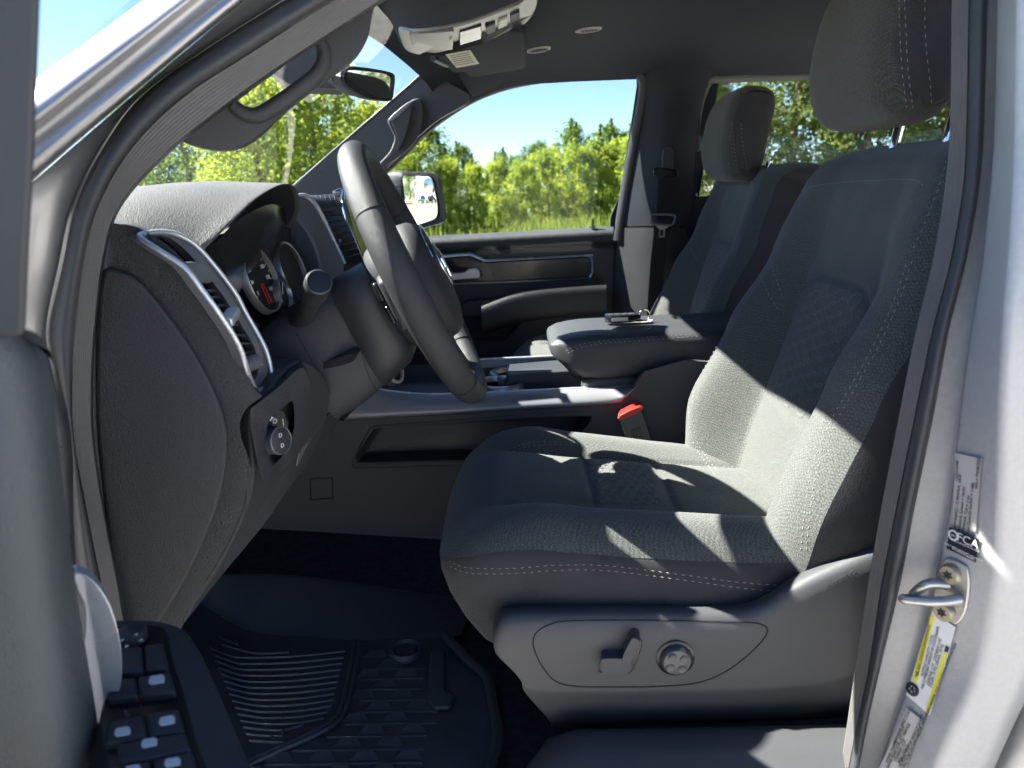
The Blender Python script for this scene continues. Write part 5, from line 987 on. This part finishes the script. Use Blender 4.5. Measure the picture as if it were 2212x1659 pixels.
# ================================================================== B pillar labels and door striker
pt = bvh_of(pil)
def bp(x, y, off=.0006): h = hit(pt, x, y); return (h[0] + h[1] * off) if h else P(x, y, -.02)
def decal(name, q, m, parent, off=.0022, n=10):
    """thin sticker that follows the pillar surface: quad of photo points"""
    rows = []
    for i in range(n * 2 + 1):
        a = i / (n * 2); L_ = [q[0][k] + (q[3][k] - q[0][k]) * a for k in (0, 1)]; R_ = [q[1][k] + (q[2][k] - q[1][k]) * a for k in (0, 1)]
        rows.append([bp(L_[0] + (R_[0] - L_[0]) * j / n, L_[1] + (R_[1] - L_[1]) * j / n, off) for j in range(n + 1)])
    return loft(name, rows, m, parent)
def dtext(s, x, y, x2, y2, size, m, parent, off=.0034):
    """line of print from (x,y) to (x2,y2) on the pillar"""
    a, c = bp(x, y, off), bp(x2, y2, off); h = hit(pt, (x + x2) / 2, (y + y2) / 2)
    if not h: return
    xd = (c - a).normalized(); n = h[1]; yd = n.cross(xd); text('print', s, h[0] + h[1] * off, xd, yd, size, m, parent, .0001)
l1 = thing('battery_label', 'pale silver battery data label on the door pillar above the black label', 'label', tuple(bp(2092, 1080)))
d1 = decal('label_sheet', [(2068, 978), (2126, 990), (2112, 1148), (2062, 1130)], 'label_silver', l1)
for s_, x, y, x2, y2 in (('USA/CARB', 2072, 1042, 2075, 990), ('LI MM (NMC) - C.FP/STLA. 2605', 2070, 1124, 2078, 1050), ('Vminpack, System = 38.0V', 2079, 1128, 2087, 1072), ('Vminpack, Cell = 3.2V', 2088, 1132, 2096, 1086), ('Rated Capacity System = 11Ah', 2098, 1136, 2106, 1064), ('VIN = TN387250', 2117, 1042, 2121, 1002)): dtext(s_, x, y, x2, y2, .0042, 'black_ink', d1)
l2 = thing('maker_label', 'black label with white gear emblem and FCA lettering on the door pillar', 'label', tuple(bp(2085, 1175)))
d2 = decal('label_sheet', [(2055, 1137), (2120, 1164), (2112, 1214), (2048, 1184)], 'label_black', l2, .0024)
dtext('FCA', 2080, 1160, 2112, 1174, .0115, 'white_ink', d2, .0036); dtext('FIAT CHRYSLER AUTOMOBILES', 2074, 1169, 2112, 1186, .0018, 'white_ink', d2, .0036); dtext('BUILT WITH QUALITY AND PRIDE', 2060, 1178, 2112, 1203, .0024, 'white_ink', d2, .0036); dtext('BY UAW WORKERS', 2068, 1186, 2104, 1204, .0024, 'white_ink', d2, .0036)
gc_ = bp(2065, 1155, .003); gh_ = hit(pt, 2065, 1155); fg = frame(gh_[1], (1, 0, 0))
gr = [gc_ + fg @ V((.0046 if i % 2 else .0055) * math.cos(i * 2 * math.pi / 40), (.0046 if i % 2 else .0055) * math.sin(i * 2 * math.pi / 40), .0004) for i in range(40)]
plate('gear_emblem', gr, 'white_ink', d2, tuple(gh_[1] * .0002), 0, [[gc_ + fg @ V(.0035 * math.cos(-i * 2 * math.pi / 24), .0035 * math.sin(-i * 2 * math.pi / 24), .0004) for i in range(24)]]); dtext('USA', 2060, 1154, 2070, 1157, .0026, 'white_ink', d2, .0036)
l3 = thing('tyre_pressure_label', 'white tyre pressure label with two yellow bands under the door striker', 'label', tuple(bp(2010, 1420)))
d3 = decal('label_sheet', [(2017, 1319), (2068, 1354), (2013, 1546), (1962, 1501)], 'label_white', l3, .0024)
decal('yellow_band', [(2015, 1327), (2022, 1331), (1984, 1476), (1976, 1471)], 'label_yellow', l3, .0030); decal('yellow_band', [(2042, 1408), (2050, 1411), (2013, 1538), (2005, 1532)], 'label_yellow', l3, .0030)
decal('dark_band', [(2047, 1392), (2055, 1396), (2051, 1408), (2043, 1405)], 'label_black', l3, .0032)
for k, (s_, a, c) in enumerate((('TIRE AND LOADING INFORMATION', (1984, 1465), (2013, 1345)), ('SEATING CAPACITY  TOTAL', (1992, 1478), (2024, 1350)), ('THE COMBINED WEIGHT OF OCCUPANTS', (1998, 1484), (2031, 1356)), ('275/55R20 113T   275/55R20 113T', (2005, 1492), (2040, 1364)), ('270 kPa  39 PSI  270 kPa  39 PSI', (2010, 1500), (2046, 1374)), ('SEE OWNERS MANUAL FOR ADDITIONAL INFORMATION', (2014, 1530), (2054, 1428)))): dtext(s_, *a, *c, .0036, 'black_ink', d3, .0040)
wq = bp(1975, 1488, .0032); wh = hit(pt, 1975, 1488); lathe('tyre_symbol', [(.0035, .0002), (.0062, .0003), (.0068, 0)], wq, wh[1], 'label_black', d3, 20)
for a in range(5): f5 = frame(wh[1], (0, 0, 1)); tube('spoke', [wq, wq + f5 @ V(.005 * math.cos(a * 1.2566), .005 * math.sin(a * 1.2566), 0)], .0006, 'black_ink', d3, 4)
l4 = thing('certification_label', 'silver certification label with dark print at the foot of the door pillar', 'label', tuple(bp(1930, 1620)))
d4 = decal('label_sheet', [(1962, 1528), (1996, 1556), (1950, 1690), (1898, 1670)], 'label_silver', l4)
for s_, a, c in (('WITH RIMS TIRES COLD', (1938, 1600), (1966, 1538)), ('GVWR: 7100 LB / 3221 KG', (1918, 1648), (1958, 1566)), ('GAWR REAR: 4100 LB / 1860 KG', (1924, 1652), (1965, 1570)), ('275/55R20 113T', (1932, 1656), (1966, 1586)), ('MDH: 050621', (1940, 1660), (1972, 1596)), ('APPLICABLE U.S.A. FEDERAL MOTOR VEHICLE SAFETY', (1934, 1688), (1986, 1572)), ('DATE OF MANUFACTURE SHOWN ABOVE', (1942, 1690), (1988, 1588))): dtext(s_, *a, *c, .0042, 'black_ink', d4)
# striker
st = thing('door_striker', 'steel door striker loop on a bolted plate on the door pillar', 'striker', tuple(bp(2050, 1280)))
pl_ = [bp(x, y, .003) for x, y in [(2040, 1212), (2052, 1204), (2078, 1214), (2094, 1228), (2098, 1262), (2094, 1300), (2086, 1330), (2070, 1348), (2050, 1340), (2026, 1322), (2020, 1296), (2024, 1250)]]
hn = hit(pt, 2058, 1275)[1]
plate('plate', cr([tuple(p) for p in pl_], 3, True), 'steel', st, tuple(-hn * .004), .0015)
lo_ = [bp(2052, 1262, .004), bp(2030, 1252, .018), bp(1990, 1252, .034) + V(0, .0, 0), bp(1984, 1262, .036), bp(2016, 1288, .032), bp(2052, 1288, .020), bp(2080, 1292, .004)]
tube('loop', cr([tuple(p) for p in lo_], 6), .0048, 'steel', st, 12)
for x, y in ((2058, 1238), (2044, 1318)):
    c = bp(x, y, .003); b = lathe('bolt', [(0, .005), (.008, .005), (.0095, .003), (.0098, 0)], c, hn, 'brass', st, 24); fb = frame(hn)
    plate('star_socket', [c + fb @ V((.0052 if i % 2 else .003) * math.cos(i * math.pi / 6), (.0052 if i % 2 else .003) * math.sin(i * math.pi / 6), .0051) for i in range(12)], 'label_black', b, tuple(hn * .0002), 0)
# ================================================================== open driver door
dd_ = thing('driver_door', 'open driver door at the left edge with armrest, pull handle and window frame', 'door', tuple(P(100, 1600, -.2)))
pxplate('window_frame', [(-140, -140), (95, -140), (87, 0), (76, 300), (64, 520), (54, 730), (-140, 730)], -.26, 'rubber', dd_, .012, .004, 1, sm=False)
rowsD = []
for L_, Y in (([(20, 716), (70, 728), (104, 780), (118, 860), (132, 1000), (155, 1200), (178, 1360), (240, 1720)], -.18), ([(14, 716), (58, 726), (92, 780), (108, 860), (122, 1000), (146, 1200), (168, 1360), (228, 1720)], -.205), ([(0, 716), (30, 722), (60, 780), (80, 870), (96, 1000), (116, 1200), (136, 1360), (190, 1720)], -.23), ([(-60, 716), (-20, 726), (10, 790), (30, 880), (46, 1000), (66, 1200), (86, 1360), (130, 1720)], -.245), ([(-160, 716), (-140, 730), (-120, 800), (-100, 900), (-80, 1000), (-60, 1200), (-40, 1360), (0, 1720)], -.25)):
    rowsD.append(cr([tuple(P(x, y, Y)) for x, y in L_], 5))
loft('upper_pad', rowsD, 'door_pad', dd_, sub=1) if 'door_pad' in MATS else loft('upper_pad', rowsD, mat('door_pad', (.085, .098, .103), .6, 0, .3, 420, 'leather', .08, 6), dd_, sub=1)
pxplate('pad_top', [(-160, 700), (20, 708), (80, 722), (112, 770), (70, 740), (-160, 730)], -.215, 'rubber', dd_, .01, .006, 2)
hp_ = [(160, 1238), (196, 1250), (232, 1296), (256, 1366), (264, 1440), (255, 1502), (214, 1592), (196, 1560), (172, 1450), (182, 1372), (182, 1310), (166, 1272)]
pxplate('pull_handle', hp_, -.175, 'silver', dd_, .012, .005, 4)
SZ = 1.15
def sz(x, y, dz=0): return PZ(x, y, SZ + dz)
bez = plate('switch_panel', cr([tuple(sz(*q)) for q in [(232, 1346), (290, 1338), (350, 1341), (394, 1356), (424, 1392), (462, 1470), (505, 1570), (560, 1700), (600, 1800), (160, 1800), (190, 1640), (215, 1540), (235, 1440)]], 3, True), 'plastic', dd_, (0, 0, -.05), .006)
plate('switch_well', cr([tuple(sz(*q, .0012)) for q in [(228, 1362), (300, 1350), (345, 1352), (362, 1368), (372, 1420), (398, 1500), (424, 1600), (440, 1700), (200, 1700), (215, 1560), (240, 1440)]], 3, True), 'plastic_gloss', dd_, (0, 0, -.004), .001)
def btn(q, icon=None, m='plastic'):
    b = plate('window_switch', [sz(*a, .007) for a in q], m, dd_, (0, 0, -.008), .0022)
    if icon:
        x, y = icon; u = [(x - 18, y + 6), (x - 14, y - 7), (x + 12, y - 12), (x + 18, y - 6), (x + 17, y + 5), (x - 12, y + 11)]
        plate('window_symbol', [sz(*a, .0083) for a in u], 'white_ink', b, (0, 0, -.0008), .0003)
btn([(246, 1398), (307, 1394), (310, 1448), (242, 1454)]); btn([(312, 1392), (352, 1388), (364, 1442), (315, 1447)])
btn([(236, 1466), (293, 1462), (298, 1502), (230, 1508)]); btn([(297, 1461), (366, 1450), (380, 1492), (302, 1501)], (338, 1468))
btn([(232, 1556), (309, 1543), (318, 1590), (226, 1604)], (264, 1580)); btn([(314, 1542), (384, 1528), (398, 1576), (322, 1589)], (360, 1556))
btn([(250, 1606), (400, 1580), (412, 1618), (256, 1650)], (322, 1604)); btn([(330, 1640), (416, 1622), (430, 1690), (336, 1700)], (372, 1646)); btn([(230, 1660), (324, 1642), (330, 1700), (220, 1720)], (286, 1662))
mk = lathe('mirror_dial', [(0, .010), (.010, .0098), (.0125, .008), (.013, .0)], sz(284, 1382, .002), (0, 0, 1), 'plastic', dd_, 28)
for a in range(4): c = sz(284, 1382, .0125); plate('arrow_mark', [c + V(.0078 * math.cos(a * 1.5708) + .0018 * math.cos(a * 1.5708 + k * 2.094), .0078 * math.sin(a * 1.5708) + .0018 * math.sin(a * 1.5708 + k * 2.094), 0) for k in range(3)], 'white_ink', mk, (0, 0, -.0006), 0)
# the rest of the door: shell, glass and frame, running out past the camera
DH, DE = V(-.47, -.03, 0), V(-.20, -1.02, 0)
def dq(t, z, off=0): p = DH.lerp(DE, t); n = V(-.965, -.26, 0); return V(p.x, p.y, z) + n * off
loft('door_shell', [[dq(t, z, o) for z, o in ((.72, .02), (.72, .10), (.8, .125), (1.15, .14), (1.36, .12), (1.405, .09), (1.405, .03), (1.2, .015), (.72, .02))] for t in (0, .3, .7, 1)], 'paint', dd_, caps=True, smooth=40)
loft('window_glass', [[dq(t, 1.39, .06), dq(t, 1.60, .05), dq(.25 + .72 * t, 1.86, .02)] for t in (.12, .4, .7, .98)], 'side_glass', dd_)
tube('window_surround', cr([tuple(dq(.1, 1.40, .05)), tuple(dq(.22, 1.62, .045)), tuple(dq(.42, 1.84, .025)), tuple(dq(.7, 1.89, .015)), tuple(dq(.99, 1.87, .02)), tuple(dq(1, 1.6, .04)), tuple(dq(1, 1.38, .05))], 5), .022, 'rubber', dd_, 8)
c_ = dq(.2, 1.53, .17); rbox('door_mirror', c_, (.13, .26, .24), 'plastic_grain', dd_, frame((0, 0, 1), V(-.965, -.26, 0)), .03, 4)  # mirror housing out of view, added to cast shade on the sill
